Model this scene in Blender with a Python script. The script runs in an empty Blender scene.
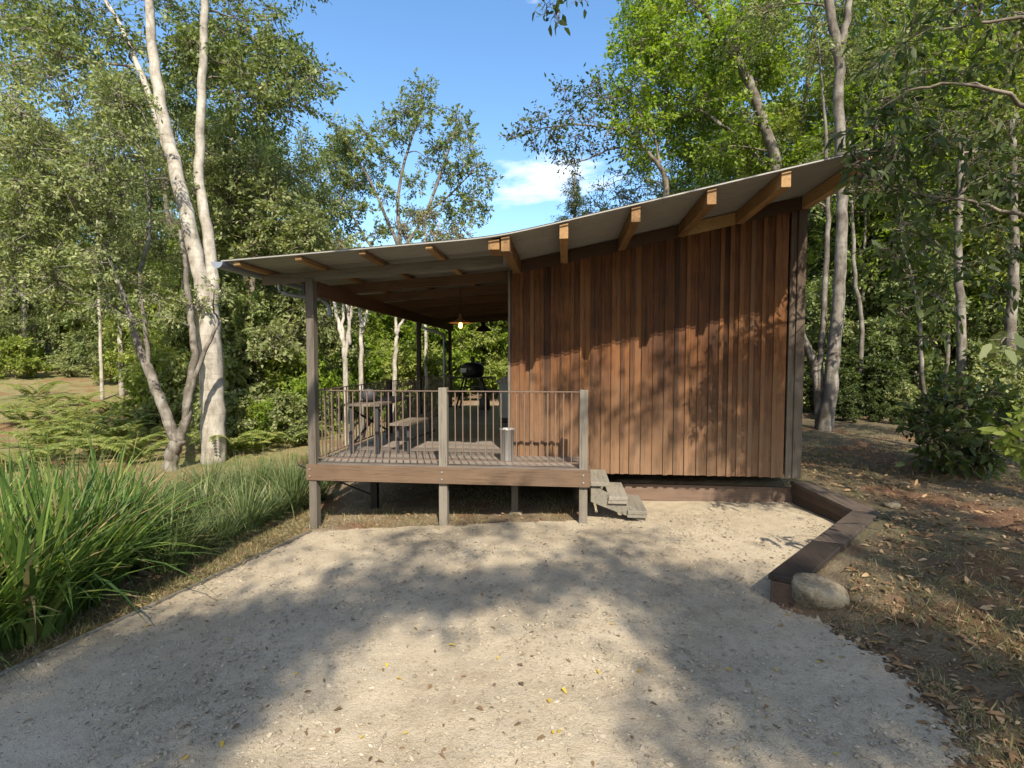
import bpy, math, random
import numpy as np
from mathutils import Vector, Matrix

random.seed(7)
RNG = np.random.default_rng(11)
sc = bpy.context.scene
COL = sc.collection
R = math.radians

# ------------------------------------------------------------------ camera
TH, PT, F, H = R(6.0), math.atan(24 / 512), 512.0, 2.2
_s, _c, _sp, _cp = math.sin(TH), math.cos(TH), math.sin(PT), math.cos(PT)
FW = np.array((-_s * _cp, _c * _cp, -_sp))
RT = np.array((_c, _s, 0.0))
UP = np.array((-_s * _sp, _c * _sp, _cp))
EYE = np.array((0, 0, H))
cam = bpy.data.cameras.new('camera')
cam.sensor_width, cam.lens, cam.clip_start, cam.clip_end = 36, 18, .05, 2000
camo = bpy.data.objects.new('camera', cam)
COL.objects.link(camo)
camo.matrix_world = Matrix(((RT[0], UP[0], -FW[0], 0), (RT[1], UP[1], -FW[1], 0), (RT[2], UP[2], -FW[2], H), (0, 0, 0, 1)))
sc.camera = camo


def ray(px, py):
    return FW + (px - 512) / F * RT + (384 - py) / F * UP


def atY(px, py, Y):
    r = ray(px, py)
    return EYE + r * (Y / r[1])


def atz(px, py, z):
    r = ray(px, py)
    return EYE + r * ((z - H) / r[2])


def atD(px, py, d):                      # at a distance d in front of the camera
    return EYE + ray(px, py) * d


# ------------------------------------------------------------------ render
sc.render.engine = 'CYCLES'
sc.cycles.use_denoising = True
try:
    sc.cycles.denoiser = 'OPENIMAGEDENOISE'
    sc.cycles.denoising_input_passes = 'RGB_ALBEDO_NORMAL'
except Exception:
    pass
sc.cycles.max_bounces = 7
sc.cycles.diffuse_bounces = 4
sc.cycles.glossy_bounces = 2
sc.cycles.transmission_bounces = 4
sc.cycles.transparent_max_bounces = 4
sc.cycles.caustics_reflective = False
sc.cycles.caustics_refractive = False
sc.cycles.use_adaptive_sampling = True
sc.cycles.adaptive_threshold = 0.015
sc.view_settings.view_transform = 'Standard'
sc.view_settings.look = 'None'
sc.view_settings.gamma = 1.0
sc.view_settings.use_curve_mapping = False
try:
    sc.view_settings.use_white_balance = True
    sc.view_settings.white_balance_temperature = 7350
    sc.view_settings.white_balance_tint = 10
except Exception:
    pass
sc.view_settings.exposure = 1.16

# ------------------------------------------------------------------ sun and sky
SUN_EL, SUN_AZ = R(44), R(18.5)           # the sun stands behind and to the right
SD = np.array((math.sin(SUN_AZ) * math.cos(SUN_EL), -math.cos(SUN_AZ) * math.cos(SUN_EL), math.sin(SUN_EL)))   # towards the sun
sun = bpy.data.lights.new('sun', 'SUN')
sun.energy, sun.angle, sun.color = 4.1, R(0.53), (1.0, .955, .87)
suno = bpy.data.objects.new('sun', sun)
COL.objects.link(suno)
suno.rotation_euler = Vector(SD).to_track_quat('Z', 'Y').to_euler()

W = bpy.data.worlds.new('World')
sc.world = W
W.use_nodes = True
nt = W.node_tree
nt.nodes.clear()
N = nt.nodes.new
sky = N('ShaderNodeTexSky')
sky.sky_type = 'NISHITA'
sky.sun_disc = False
sky.sun_elevation = SUN_EL
sky.sun_rotation = math.pi - SUN_AZ
sky.air_density, sky.dust_density, sky.ozone_density = 1.0, .5, 3.0
tc = N('ShaderNodeTexCoord')
sep = N('ShaderNodeSeparateXYZ')
nt.links.new(tc.outputs['Generated'], sep.inputs[0])
mp = N('ShaderNodeMapping')
mp.inputs['Scale'].default_value = (2.2, 2.2, 7.0)
nt.links.new(tc.outputs['Generated'], mp.inputs[0])
nz = N('ShaderNodeTexNoise')
nz.inputs['Scale'].default_value = 2.1
nz.inputs['Detail'].default_value = 9
nz.inputs['Roughness'].default_value = .58
nt.links.new(mp.outputs[0], nz.inputs[0])
# one small fair-weather bank low over the roof, wisps elsewhere
dirc = ray(575, 172)
dirc = dirc / np.linalg.norm(dirc)
vs = N('ShaderNodeVectorMath'); vs.operation = 'SUBTRACT'
vs.inputs[1].default_value = tuple(dirc)
nt.links.new(tc.outputs['Generated'], vs.inputs[0])
vm = N('ShaderNodeVectorMath'); vm.operation = 'MULTIPLY'
vm.inputs[1].default_value = (3.3, 3.3, 16.0)
nt.links.new(vs.outputs[0], vm.inputs[0])
vl = N('ShaderNodeVectorMath'); vl.operation = 'LENGTH'
nt.links.new(vm.outputs[0], vl.inputs[0])
mr = N('ShaderNodeMapRange')
mr.inputs['From Min'].default_value = 1.0
mr.inputs['From Max'].default_value = .0
mr.inputs['To Min'].default_value = 0.0
mr.inputs['To Max'].default_value = .27
nt.links.new(vl.outputs['Value'], mr.inputs['Value'])
# broad broken cloud added unseen behind the viewpoint to brighten and whiten the fill
sb = N('ShaderNodeMapRange')
sb.inputs['From Min'].default_value = -.05
sb.inputs['From Max'].default_value = -.55
sb.inputs['To Max'].default_value = .40
nt.links.new(sep.outputs[1], sb.inputs['Value'])
a2 = N('ShaderNodeMath'); a2.operation = 'ADD'
nt.links.new(mr.outputs[0], a2.inputs[0])
nt.links.new(sb.outputs[0], a2.inputs[1])
ad = N('ShaderNodeMath'); ad.operation = 'ADD'
nt.links.new(a2.outputs[0], ad.inputs[0])
nt.links.new(nz.outputs[0], ad.inputs[1])
cr = N('ShaderNodeMapRange')
cr.inputs['From Min'].default_value = .70
cr.inputs['From Max'].default_value = .95
cr.inputs['To Max'].default_value = .75
nt.links.new(ad.outputs[0], cr.inputs['Value'])
mx = N('ShaderNodeMix'); mx.data_type = 'RGBA'
nt.links.new(cr.outputs[0], mx.inputs['Factor'])
hs = N('ShaderNodeHueSaturation')
hs.inputs['Saturation'].default_value = 1.18
nt.links.new(sky.outputs[0], hs.inputs['Color'])
nt.links.new(hs.outputs[0], mx.inputs['A'])
mx.inputs['B'].default_value = (6.2, 6.4, 6.8, 1)
bg = N('ShaderNodeBackground')
bg.inputs['Strength'].default_value = .15
nt.links.new(mx.outputs['Result'], bg.inputs[0])
wo = N('ShaderNodeOutputWorld')
nt.links.new(bg.outputs[0], wo.inputs[0])


# ------------------------------------------------------------------ materials
def newmat(name):
    m = bpy.data.materials.new(name)
    m.use_nodes = True
    t = m.node_tree
    b = t.nodes['Principled BSDF']
    return m, t, b


def ramp(t, stops, fac):
    r = t.nodes.new('ShaderNodeValToRGB')
    e = r.color_ramp.elements
    while len(e) < len(stops):
        e.new(.5)
    for el, (p, c) in zip(e, stops):
        el.position = p
        el.color = (*c, 1)
    t.links.new(fac, r.inputs[0])
    return r.outputs[0]


def noise(t, vec, scale, detail=5, rough=.6, dist=0):
    n = t.nodes.new('ShaderNodeTexNoise')
    n.inputs['Scale'].default_value = scale
    n.inputs['Detail'].default_value = detail
    n.inputs['Roughness'].default_value = rough
    n.inputs['Distortion'].default_value = dist
    if vec is not None:
        t.links.new(vec, n.inputs['Vector'])
    return n.outputs[0]


def math_(t, op, a, b=None, clamp=False):
    n = t.nodes.new('ShaderNodeMath')
    n.operation = op
    n.use_clamp = clamp
    for i, v in enumerate((a, b)):
        if v is None:
            continue
        if isinstance(v, (int, float)):
            n.inputs[i].default_value = v
        else:
            t.links.new(v, n.inputs[i])
    return n.outputs[0]


def mixc(t, fac, a, b, blend='MIX'):
    n = t.nodes.new('ShaderNodeMix')
    n.data_type = 'RGBA'
    n.blend_type = blend
    for k, v in (('Factor', fac), ('A', a), ('B', b)):
        if isinstance(v, (int, float)):
            n.inputs[k].default_value = v
        elif isinstance(v, tuple):
            n.inputs[k].default_value = (*v, 1)
        else:
            t.links.new(v, n.inputs[k])
    return n.outputs['Result']


def bump(t, b, h, strength=.4, dist=.01):
    n = t.nodes.new('ShaderNodeBump')
    n.inputs['Strength'].default_value = strength
    n.inputs['Distance'].default_value = dist
    t.links.new(h, n.inputs['Height'])
    t.links.new(n.outputs[0], b.inputs['Normal'])


def geo_pos(t):
    return t.nodes.new('ShaderNodeNewGeometry').outputs['Position']


def attr(t, name='rnd'):
    a = t.nodes.new('ShaderNodeAttribute')
    a.attribute_name = name
    return a.outputs['Fac']


def wood(name, stops, axis='z', rough=.75, grain=1.0, weather=None, spread=1.0):
    """Board timber: a tone of its own per board (rnd), grain stretched along the axis, optional greying towards the board foot."""
    m, t, b = newmat(name)
    p = geo_pos(t)
    sx = {'x': (1.2, 22, 22), 'y': (22, 1.2, 22), 'z': (22, 22, 1.2)}[axis]
    mpn = t.nodes.new('ShaderNodeMapping')
    mpn.inputs['Scale'].default_value = sx
    t.links.new(p, mpn.inputs[0])
    ra = attr(t)
    off = t.nodes.new('ShaderNodeVectorMath')
    off.operation = 'ADD'
    t.links.new(mpn.outputs[0], off.inputs[0])
    cmb = t.nodes.new('ShaderNodeCombineXYZ')
    r17 = math_(t, 'MULTIPLY', ra, 37.0)
    for i in range(3):
        t.links.new(r17, cmb.inputs[i])
    t.links.new(cmb.outputs[0], off.inputs[1])
    g = noise(t, off.outputs[0], 1.6, 6, .65, .8)
    blot = noise(t, p, 2.3, 4, .6)
    f = math_(t, 'ADD', math_(t, 'MULTIPLY', ra, .62 * spread), math_(t, 'MULTIPLY', g, .5))
    f = math_(t, 'ADD', f, math_(t, 'MULTIPLY', math_(t, 'SUBTRACT', blot, .5), .45), True)
    col = ramp(t, stops, f)
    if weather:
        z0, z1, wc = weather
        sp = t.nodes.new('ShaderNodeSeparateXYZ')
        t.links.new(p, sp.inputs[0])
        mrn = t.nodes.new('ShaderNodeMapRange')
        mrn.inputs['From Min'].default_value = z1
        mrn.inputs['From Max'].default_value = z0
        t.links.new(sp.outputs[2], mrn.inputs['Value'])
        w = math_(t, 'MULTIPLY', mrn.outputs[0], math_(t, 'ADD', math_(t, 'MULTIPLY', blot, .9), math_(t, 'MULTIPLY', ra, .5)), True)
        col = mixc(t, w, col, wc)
    dark = ramp(t, [(.30, (.45, .45, .45)), (.47, (1, 1, 1))], g)
    col = mixc(t, .75, col, dark, 'MULTIPLY')
    t.links.new(col, b.inputs['Base Color'])
    b.inputs['Roughness'].default_value = rough
    b.inputs['Specular IOR Level'].default_value = .25
    bump(t, b, g, .5 * grain, .004)
    return m


def plain(name, col, rough=.6, metal=0.0, var=.25, scale=9.0, spec=.4):
    m, t, b = newmat(name)
    p = geo_pos(t)
    n = noise(t, p, scale, 6, .65)
    c = mixc(t, math_(t, 'MULTIPLY', n, 1.0), tuple(x * (1 - var) for x in col), tuple(min(1, x * (1 + var)) for x in col))
    t.links.new(c, b.inputs['Base Color'])
    b.inputs['Roughness'].default_value = rough
    b.inputs['Metallic'].default_value = metal
    b.inputs['Specular IOR Level'].default_value = spec
    bump(t, b, n, .15, .004)
    return m


def leafmat(name, stops, trans=.4, rough=.5, spec=.35, tint=(1.25, 1.3, .55)):
    m, t, b = newmat(name)
    ra = attr(t)
    n = noise(t, geo_pos(t), .9, 2, .5)
    f = math_(t, 'ADD', ra, math_(t, 'MULTIPLY', math_(t, 'SUBTRACT', n, .5), .5), True)
    col = ramp(t, stops, f)
    t.links.new(col, b.inputs['Base Color'])
    b.inputs['Roughness'].default_value = rough
    b.inputs['Specular IOR Level'].default_value = spec
    tr = t.nodes.new('ShaderNodeBsdfTranslucent')
    tc_ = mixc(t, 1.0, col, tint, 'MULTIPLY')
    t.links.new(tc_, tr.inputs[0])
    mxs = t.nodes.new('ShaderNodeMixShader')
    mxs.inputs[0].default_value = trans
    out = t.nodes['Material Output']
    t.links.new(b.outputs[0], mxs.inputs[1])
    t.links.new(tr.outputs[0], mxs.inputs[2])
    t.links.new(mxs.outputs[0], out.inputs[0])
    return m


def barkmat(name, c1, c2, c3, scale=6.0):
    m, t, b = newmat(name)
    tcn = t.nodes.new('ShaderNodeTexCoord')
    mpn = t.nodes.new('ShaderNodeMapping')
    mpn.inputs['Scale'].default_value = (1.0, 1.0, .35)
    t.links.new(geo_pos(t), mpn.inputs[0])
    n = noise(t, mpn.outputs[0], scale, 8, .68, .4)
    n2 = noise(t, geo_pos(t), scale * .35, 4, .6)
    f = math_(t, 'ADD', math_(t, 'MULTIPLY', n, .65), math_(t, 'MULTIPLY', n2, .4))
    col = ramp(t, [(.36, c1), (.5, c2), (.64, c3)], f)
    mp3 = t.nodes.new('ShaderNodeMapping')
    mp3.inputs['Scale'].default_value = (1.0, 1.0, 6.0)
    t.links.new(geo_pos(t), mp3.inputs[0])
    rings = noise(t, mp3.outputs[0], 2.2, 3, .6)
    col = mixc(t, .35, col, ramp(t, [(.36, (.5, .47, .42)), (.48, (1, 1, 1))], rings), 'MULTIPLY')
    t.links.new(col, b.inputs['Base Color'])
    b.inputs['Roughness'].default_value = .85
    b.inputs['Specular IOR Level'].default_value = .15
    bump(t, b, f, .6, .015)
    return m


M = {}
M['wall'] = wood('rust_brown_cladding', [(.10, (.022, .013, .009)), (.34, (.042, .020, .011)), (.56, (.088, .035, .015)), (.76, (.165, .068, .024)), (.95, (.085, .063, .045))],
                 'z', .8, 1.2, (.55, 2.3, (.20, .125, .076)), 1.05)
M['corner'] = wood('weathered_corner_board', [(.1, (.05, .032, .022)), (.5, (.085, .058, .04)), (.9, (.13, .10, .075))], 'z', .85, 1.0, (.9, 3.6, (.22, .195, .16)))
M['header'] = wood('dark_stained_header', [(.2, (.035, .024, .018)), (.8, (.075, .045, .03))], 'x')
M['grey_wood_z'] = wood('weathered_post_timber', [(.15, (.072, .061, .051)), (.5, (.13, .114, .094)), (.85, (.195, .175, .145))], 'z', .85)
M['grey_wood_x'] = wood('weathered_rafter_timber', [(.15, (.10, .085, .07)), (.5, (.155, .135, .11)), (.85, (.21, .185, .155))], 'x', .85)
M['step_wood'] = wood('weathered_step_timber', [(.15, (.10, .09, .074)), (.5, (.165, .15, .123)), (.85, (.235, .213, .178))], 'y', .85)
M['fascia'] = wood('brown_fascia_timber', [(.15, (.05, .033, .023)), (.45, (.09, .058, .038)), (.75, (.145, .095, .063)), (.95, (.21, .16, .12))], 'x', .75)
M['brown_x'] = wood('brown_rafter_timber', [(.15, (.075, .045, .028)), (.85, (.15, .088, .055))], 'x')
M['brown_y'] = wood('brown_beam_timber', [(.15, (.075, .038, .025)), (.85, (.14, .07, .042))], 'y')
M['fresh'] = wood('fresh_pine_timber', [(.1, (.12, .065, .030)), (.45, (.26, .148, .066)), (.9, (.43, .285, .14))], 'y', .7)
M['dark_sleeper'] = wood('dark_stained_sleeper', [(.1, (.02, .013, .010)), (.5, (.04, .025, .018)), (.9, (.075, .049, .037))], 'x', .6)
M['dull_sleeper'] = wood('reddish_brown_sleeper', [(.1, (.085, .055, .04)), (.9, (.17, .115, .085))], 'x', .7)
M['roof'] = plain('zincalume_roofing', (.25, .245, .225), .55, .1, .2, 3.0)
M['gutter'] = plain('blue_grey_gutter_metal', (.22, .25, .30), .35, .3, .15, 4.0)
M['rail'] = plain('rust_brown_steel', (.14, .10, .078), .6, .2, .35, 30.0)
M['darkmetal'] = plain('black_painted_steel', (.018, .018, .02), .45, .2, .3, 14.0)
M['galv'] = plain('galvanised_steel', (.34, .34, .335), .5, .5, .2, 18.0)
M['greygreen'] = plain('grey_green_panel', (.30, .33, .31), .6, 0, .12, 6.0)
M['potdark'] = plain('charcoal_glazed_pot', (.035, .036, .04), .65, 0, .25, 12.0)
M['table'] = wood('weathered_table_timber', [(.1, (.075, .06, .05)), (.9, (.17, .14, .112))], 'y', .65)
M['concrete'] = plain('pale_concrete', (.38, .36, .33), .9, 0, .2, 20.0)
M['stone'] = plain('lichened_boulder', (.25, .215, .165), .95, 0, .55, 6.0)
M['copper'] = plain('coppery_shade', (.30, .16, .075), .4, .3, .2, 14.0)


def make_stone():
    m, t, b = newmat('lichened_boulder')
    p = geo_pos(t)
    f = math_(t, 'ADD', math_(t, 'MULTIPLY', noise(t, p, 5, 6, .7), .6), math_(t, 'MULTIPLY', noise(t, p, 34, 5, .7), .42))
    col = ramp(t, [(.38, (.085, .068, .045)), (.48, (.18, .145, .10)), (.58, (.27, .23, .165)), (.68, (.15, .135, .085))], f)
    t.links.new(col, b.inputs['Base Color'])
    b.inputs['Roughness'].default_value = .95
    b.inputs['Specular IOR Level'].default_value = .1
    bump(t, b, f, 1.0, .03)
    return m


M['stone'] = make_stone()
M['lampshade'] = plain('dark_bronze_shade', (.06, .045, .035), .35, .6, .2, 14.0)


def make_bulb():
    m, t, b = newmat('lit_bulb')
    b.inputs['Base Color'].default_value = (1, .8, .5, 1)
    b.inputs['Emission Color'].default_value = (1, .62, .22, 1)
    b.inputs['Emission Strength'].default_value = 3.0
    return m


M['bulb'] = make_bulb()


def make_deckmat():
    m = wood('dark_oiled_decking', [(.1, (.10, .085, .075)), (.5, (.17, .145, .13)), (.9, (.25, .215, .19))], 'x', .42)
    m.node_tree.nodes['Principled BSDF'].inputs['Specular IOR Level'].default_value = .6
    return m


M['deck'] = make_deckmat()


def make_gravel():
    m, t, b = newmat('crushed_gravel')
    p = geo_pos(t)
    v = t.nodes.new('ShaderNodeTexVoronoi')
    v.inputs['Scale'].default_value = 46
    v.inputs['Randomness'].default_value = 1
    t.links.new(p, v.inputs['Vector'])
    v2 = t.nodes.new('ShaderNodeTexVoronoi')
    v2.inputs['Scale'].default_value = 120
    t.links.new(p, v2.inputs['Vector'])
    big = noise(t, p, .7, 5, .6)
    mid = noise(t, p, 7, 6, .7)
    fine = noise(t, p, 160, 3, .6)
    base = ramp(t, [(.34, (.25, .205, .148)), (.48, (.345, .292, .216)), (.62, (.405, .35, .268))], math_(t, 'ADD', math_(t, 'MULTIPLY', big, .55), math_(t, 'MULTIPLY', mid, .45)))
    st = ramp(t, [(0, (.62, .60, .57)), (.5, (1, 1, 1)), (1, (1.0, .94, .84))], v.outputs['Color'])
    col = mixc(t, .38, base, st, 'MULTIPLY')
    col = mixc(t, .6, col, ramp(t, [(.34, (.45, .43, .40)), (.52, (1, 1, 1))], fine), 'MULTIPLY')
    spots = ramp(t, [(.60, (0, 0, 0)), (.70, (1, 1, 1))], noise(t, p, 23, 4, .7))
    col = mixc(t, math_(t, 'MULTIPLY', spots, .35), col, (.19, .14, .095))
    t.links.new(col, b.inputs['Base Color'])
    b.inputs['Roughness'].default_value = .95
    b.inputs['Specular IOR Level'].default_value = .1
    grit = noise(t, p, 48, 5, .75)
    h = math_(t, 'ADD', math_(t, 'MULTIPLY', v.outputs['Distance'], -.35), math_(t, 'MULTIPLY', grit, .9))
    h = math_(t, 'ADD', h, math_(t, 'MULTIPLY', v2.outputs['Distance'], -.4))
    bump(t, b, h, .75, .010)
    return m


M['gravel'] = make_gravel()


def make_ground():
    m, t, b = newmat('soil_and_dry_grass')
    p = geo_pos(t)
    sp = t.nodes.new('ShaderNodeSeparateXYZ')
    t.links.new(p, sp.inputs[0])
    big = noise(t, p, .5, 5, .6)
    mid = noise(t, p, 3.2, 6, .68)
    fine = noise(t, p, 38, 5, .7)
    f = math_(t, 'ADD', math_(t, 'MULTIPLY', big, .4), math_(t, 'ADD', math_(t, 'MULTIPLY', mid, .4), math_(t, 'MULTIPLY', fine, .25)))
    soil = ramp(t, [(.36, (.10, .068, .045)), (.5, (.20, .148, .10)), (.62, (.30, .24, .165))], f)
    dry = ramp(t, [(.36, (.10, .10, .042)), (.46, (.15, .165, .06)), (.55, (.26, .21, .115)), (.66, (.16, .18, .065))], f)
    fore = ramp(t, [(.36, (.075, .056, .038)), (.5, (.155, .12, .08)), (.58, (.13, .115, .066)), (.7, (.25, .205, .145))], f)
    lft = t.nodes.new('ShaderNodeMapRange')
    lft.inputs['From Min'].default_value = -5.2
    lft.inputs['From Max'].default_value = -6.6
    t.links.new(math_(t, 'ADD', sp.outputs[0], math_(t, 'MULTIPLY', math_(t, 'SUBTRACT', mid, .5), 2.5)), lft.inputs['Value'])
    rgt = t.nodes.new('ShaderNodeMapRange')
    rgt.inputs['From Min'].default_value = 1.6
    rgt.inputs['From Max'].default_value = 3.4
    t.links.new(math_(t, 'ADD', sp.outputs[0], math_(t, 'MULTIPLY', math_(t, 'SUBTRACT', mid, .5), 2.0)), rgt.inputs['Value'])
    col = mixc(t, lft.outputs[0], soil, dry)
    col = mixc(t, rgt.outputs[0], col, fore)
    red = ramp(t, [(.53, (0, 0, 0)), (.60, (1, 1, 1))], noise(t, p, 1.1, 4, .6))
    col = mixc(t, math_(t, 'MULTIPLY', red, .65), col, (.21, .105, .062))
    t.links.new(col, b.inputs['Base Color'])
    b.inputs['Roughness'].default_value = .95
    b.inputs['Specular IOR Level'].default_value = .1
    bump(t, b, math_(t, 'ADD', math_(t, 'MULTIPLY', fine, 1.3), mid), 1.0, .04)
    return m


M['ground'] = make_ground()

M['leaf_olive'] = leafmat('olive_leaves', [(0, (.065, .10, .034)), (.5, (.145, .19, .066)), (.85, (.25, .29, .11)), (1, (.33, .31, .13))], .42)
M['leaf_grey'] = leafmat('grey_green_leaves', [(0, (.095, .125, .05)), (.5, (.21, .245, .10)), (.85, (.34, .365, .17)), (1, (.41, .39, .20))], .42)
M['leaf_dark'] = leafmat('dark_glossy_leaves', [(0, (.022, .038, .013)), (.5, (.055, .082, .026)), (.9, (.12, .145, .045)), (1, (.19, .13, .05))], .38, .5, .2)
M['leaf_bright'] = leafmat('bright_green_leaves', [(0, (.075, .13, .018)), (.5, (.18, .27, .034)), (1, (.31, .39, .06))], .5)
M['leaf_lime'] = leafmat('yellow_green_leaves', [(0, (.10, .14, .03)), (.5, (.215, .27, .06)), (1, (.36, .38, .11))], .48)
M['leaf_sprig'] = leafmat('pale_sprig_leaves', [(0, (.09, .12, .05)), (.5, (.19, .22, .10)), (1, (.34, .31, .17))], .35, .4, .4)
M['strap'] = leafmat('strappy_green_blades', [(0, (.045, .095, .028)), (.5, (.105, .175, .042)), (.8, (.19, .26, .065)), (.93, (.23, .28, .08)), (1, (.33, .25, .13))], .4, .45, .25)
M['strap_dull'] = leafmat('fine_dull_blades', [(0, (.06, .095, .035)), (.5, (.12, .165, .065)), (.9, (.2, .24, .11)), (1, (.33, .29, .15))], .35, .45, .3)
M['fern'] = leafmat('pale_fern_fronds', [(0, (.13, .175, .045)), (.6, (.22, .27, .08)), (1, (.32, .30, .12))], .45)
M['drygrass'] = leafmat('dry_grass', [(0, (.075, .095, .03)), (.4, (.17, .16, .07)), (1, (.38, .30, .17))], .3)
M['litter'] = leafmat('brown_leaf_litter', [(0, (.08, .05, .03)), (.4, (.20, .12, .065)), (.75, (.32, .205, .115)), (1, (.40, .30, .19))], .15, .8, .08)
M['leaf_yellow'] = leafmat('yellow_fallen_leaf', [(0, (.42, .25, .03)), (1, (.50, .40, .07))], .2, .7, .1)
M['leaf_brown'] = leafmat('brown_fallen_leaf', [(0, (.09, .065, .042)), (.7, (.18, .115, .065)), (1, (.30, .19, .09))], .1, .8, .1)
M['pebble'] = leafmat('gravel_stones', [(0, (.17, .145, .11)), (.5, (.26, .225, .172)), (.9, (.29, .25, .195)), (1, (.34, .30, .245))], 0.0, .95, .0)
M['bark_pale'] = barkmat('pale_grey_bark', (.12, .105, .085), (.28, .255, .22), (.42, .395, .35), 7)
M['bark_grey'] = barkmat('mottled_grey_bark', (.05, .043, .035), (.12, .105, .088), (.23, .215, .19), 8)
M['bark_brown'] = barkmat('brown_bark', (.055, .045, .034), (.12, .10, .078), (.21, .18, .145), 7)


# ------------------------------------------------------------------ mesh helpers
class MB:
    def __init__(self):
        self.v, self.f, self.r = [], [], []

    def add(self, vs, fs, rnd=None):
        o = len(self.v)
        rnd = random.random() if rnd is None else rnd
        self.v += [tuple(float(a) for a in p) for p in vs]
        self.r += [rnd] * len(vs)
        self.f += [tuple(i + o for i in f) for f in fs]

    def hexa(self, p, rnd=None):
        """eight corners: bottom ring then top ring"""
        self.add(p, [(3, 2, 1, 0), (4, 5, 6, 7), (0, 1, 5, 4), (1, 2, 6, 5), (2, 3, 7, 6), (3, 0, 4, 7)], rnd)

    def box(self, a, b, rnd=None):
        x0, y0, z0 = a
        x1, y1, z1 = b
        self.hexa([(x0, y0, z0), (x1, y0, z0), (x1, y1, z0), (x0, y1, z0), (x0, y0, z1), (x1, y0, z1), (x1, y1, z1), (x0, y1, z1)], rnd)

    def bar(self, p, q, w, h, up=(0, 0, 1), rnd=None):
        """rectangular bar from p to q, w across, h along 'up'"""
        p, q, up = Vector(p), Vector(q), Vector(up)
        d = (q - p).normalized()
        s = d.cross(up).normalized()
        u = s.cross(d).normalized()
        s, u = s * w / 2, u * h / 2
        self.hexa([p - s - u, q - s - u, q + s - u, p + s - u, p - s + u, q - s + u, q + s + u, p + s + u], rnd)

    def tube(self, pts, radii, n=8, rnd=None, cap=True):
        pts = [Vector(p) for p in pts]
        k = len(pts)
        vs, fs = [], []
        ref = Vector((.31, .17, .93))
        for i, p in enumerate(pts):
            d = (pts[min(i + 1, k - 1)] - pts[max(i - 1, 0)])
            d = d.normalized() if d.length > 1e-6 else Vector((0, 0, 1))
            a = d.cross(Vector((1, 0, 0)) if abs(d.x) < .8 else Vector((0, 1, 0))).normalized()
            b = d.cross(a)
            for j in range(n):
                t = 2 * math.pi * j / n
                vs.append(p + (a * math.cos(t) + b * math.sin(t)) * radii[i])
        for i in range(k - 1):
            for j in range(n):
                j2 = (j + 1) % n
                fs.append((i * n + j, i * n + j2, (i + 1) * n + j2, (i + 1) * n + j))
        if cap:
            fs.append(tuple(range(n - 1, -1, -1)))
            fs.append(tuple((k - 1) * n + j for j in range(n)))
        self.add(vs, fs, rnd)

    def lathe(self, c, prof, n=20, rnd=None):
        c = Vector(c)
        vs, fs = [], []
        for r, z in prof:
            for j in range(n):
                t = 2 * math.pi * j / n
                vs.append(c + Vector((r * math.cos(t), r * math.sin(t), z)))
        for i in range(len(prof) - 1):
            for j in range(n):
                j2 = (j + 1) % n
                fs.append((i * n + j, i * n + j2, (i + 1) * n + j2, (i + 1) * n + j))
        self.add(vs, fs, rnd)

    def mesh(self, name, mat, smooth=False):
        me = bpy.data.meshes.new(name)
        me.from_pydata(self.v, [], self.f)
        a = me.attributes.new('rnd', 'FLOAT', 'POINT')
        a.data.foreach_set('value', np.array(self.r, dtype=np.float32))
        me.materials.append(mat)
        if smooth:
            me.polygons.foreach_set('use_smooth', np.ones(len(me.polygons), dtype=bool))
        me.update()
        return me

    def build(self, name, mat, parent=None, smooth=False, bevel=0.0):
        o = bpy.data.objects.new(name, self.mesh(name, mat, smooth))
        COL.objects.link(o)
        if parent is not None:
            o.parent = parent
            o.matrix_parent_inverse = Matrix.Translation(parent.location).inverted() if parent.parent is None else Matrix.Translation(parent_world(parent)).inverted()
        if bevel:
            bv = o.modifiers.new('edge', 'BEVEL')
            bv.width, bv.segments, bv.limit_method = bevel, 2, 'ANGLE'
        return o


def parent_world(o):
    p = Vector(o.location)
    if o.parent is not None:
        p = p + Vector(o.parent.location) + o.matrix_parent_inverse.translation
    return p


def tag(o, label=None, cat=None, group=None, kind=None):
    for k, v in (('label', label), ('category', cat), ('group', group), ('kind', kind)):
        if v:
            o[k] = v
    return o


def empty(name, loc, label, cat, group=None):
    o = bpy.data.objects.new(name, None)
    COL.objects.link(o)
    o.location = tuple(float(a) for a in loc)
    o.empty_display_size = .1
    return tag(o, label, cat, group)


def raw_mesh(name, V, counts_size, mat, rnd):
    """V (n*k,3) -> n faces of k corners each, built with numpy"""
    k = counts_size
    n = len(V) // k
    me = bpy.data.meshes.new(name)
    me.vertices.add(len(V))
    me.vertices.foreach_set('co', np.ascontiguousarray(V, dtype=np.float32).ravel())
    me.loops.add(len(V))
    me.loops.foreach_set('vertex_index', np.arange(len(V), dtype=np.int32))
    me.polygons.add(n)
    me.polygons.foreach_set('loop_start', np.arange(0, len(V), k, dtype=np.int32))
    me.polygons.foreach_set('loop_total', np.full(n, k, dtype=np.int32))
    a = me.attributes.new('rnd', 'FLOAT', 'POINT')
    a.data.foreach_set('value', np.repeat(rnd, k).astype(np.float32))
    me.materials.append(mat)
    me.update(calc_edges=True)
    me.validate()
    return me


def norm(a):
    return a / np.maximum(np.linalg.norm(a, axis=-1, keepdims=True), 1e-9)


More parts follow.
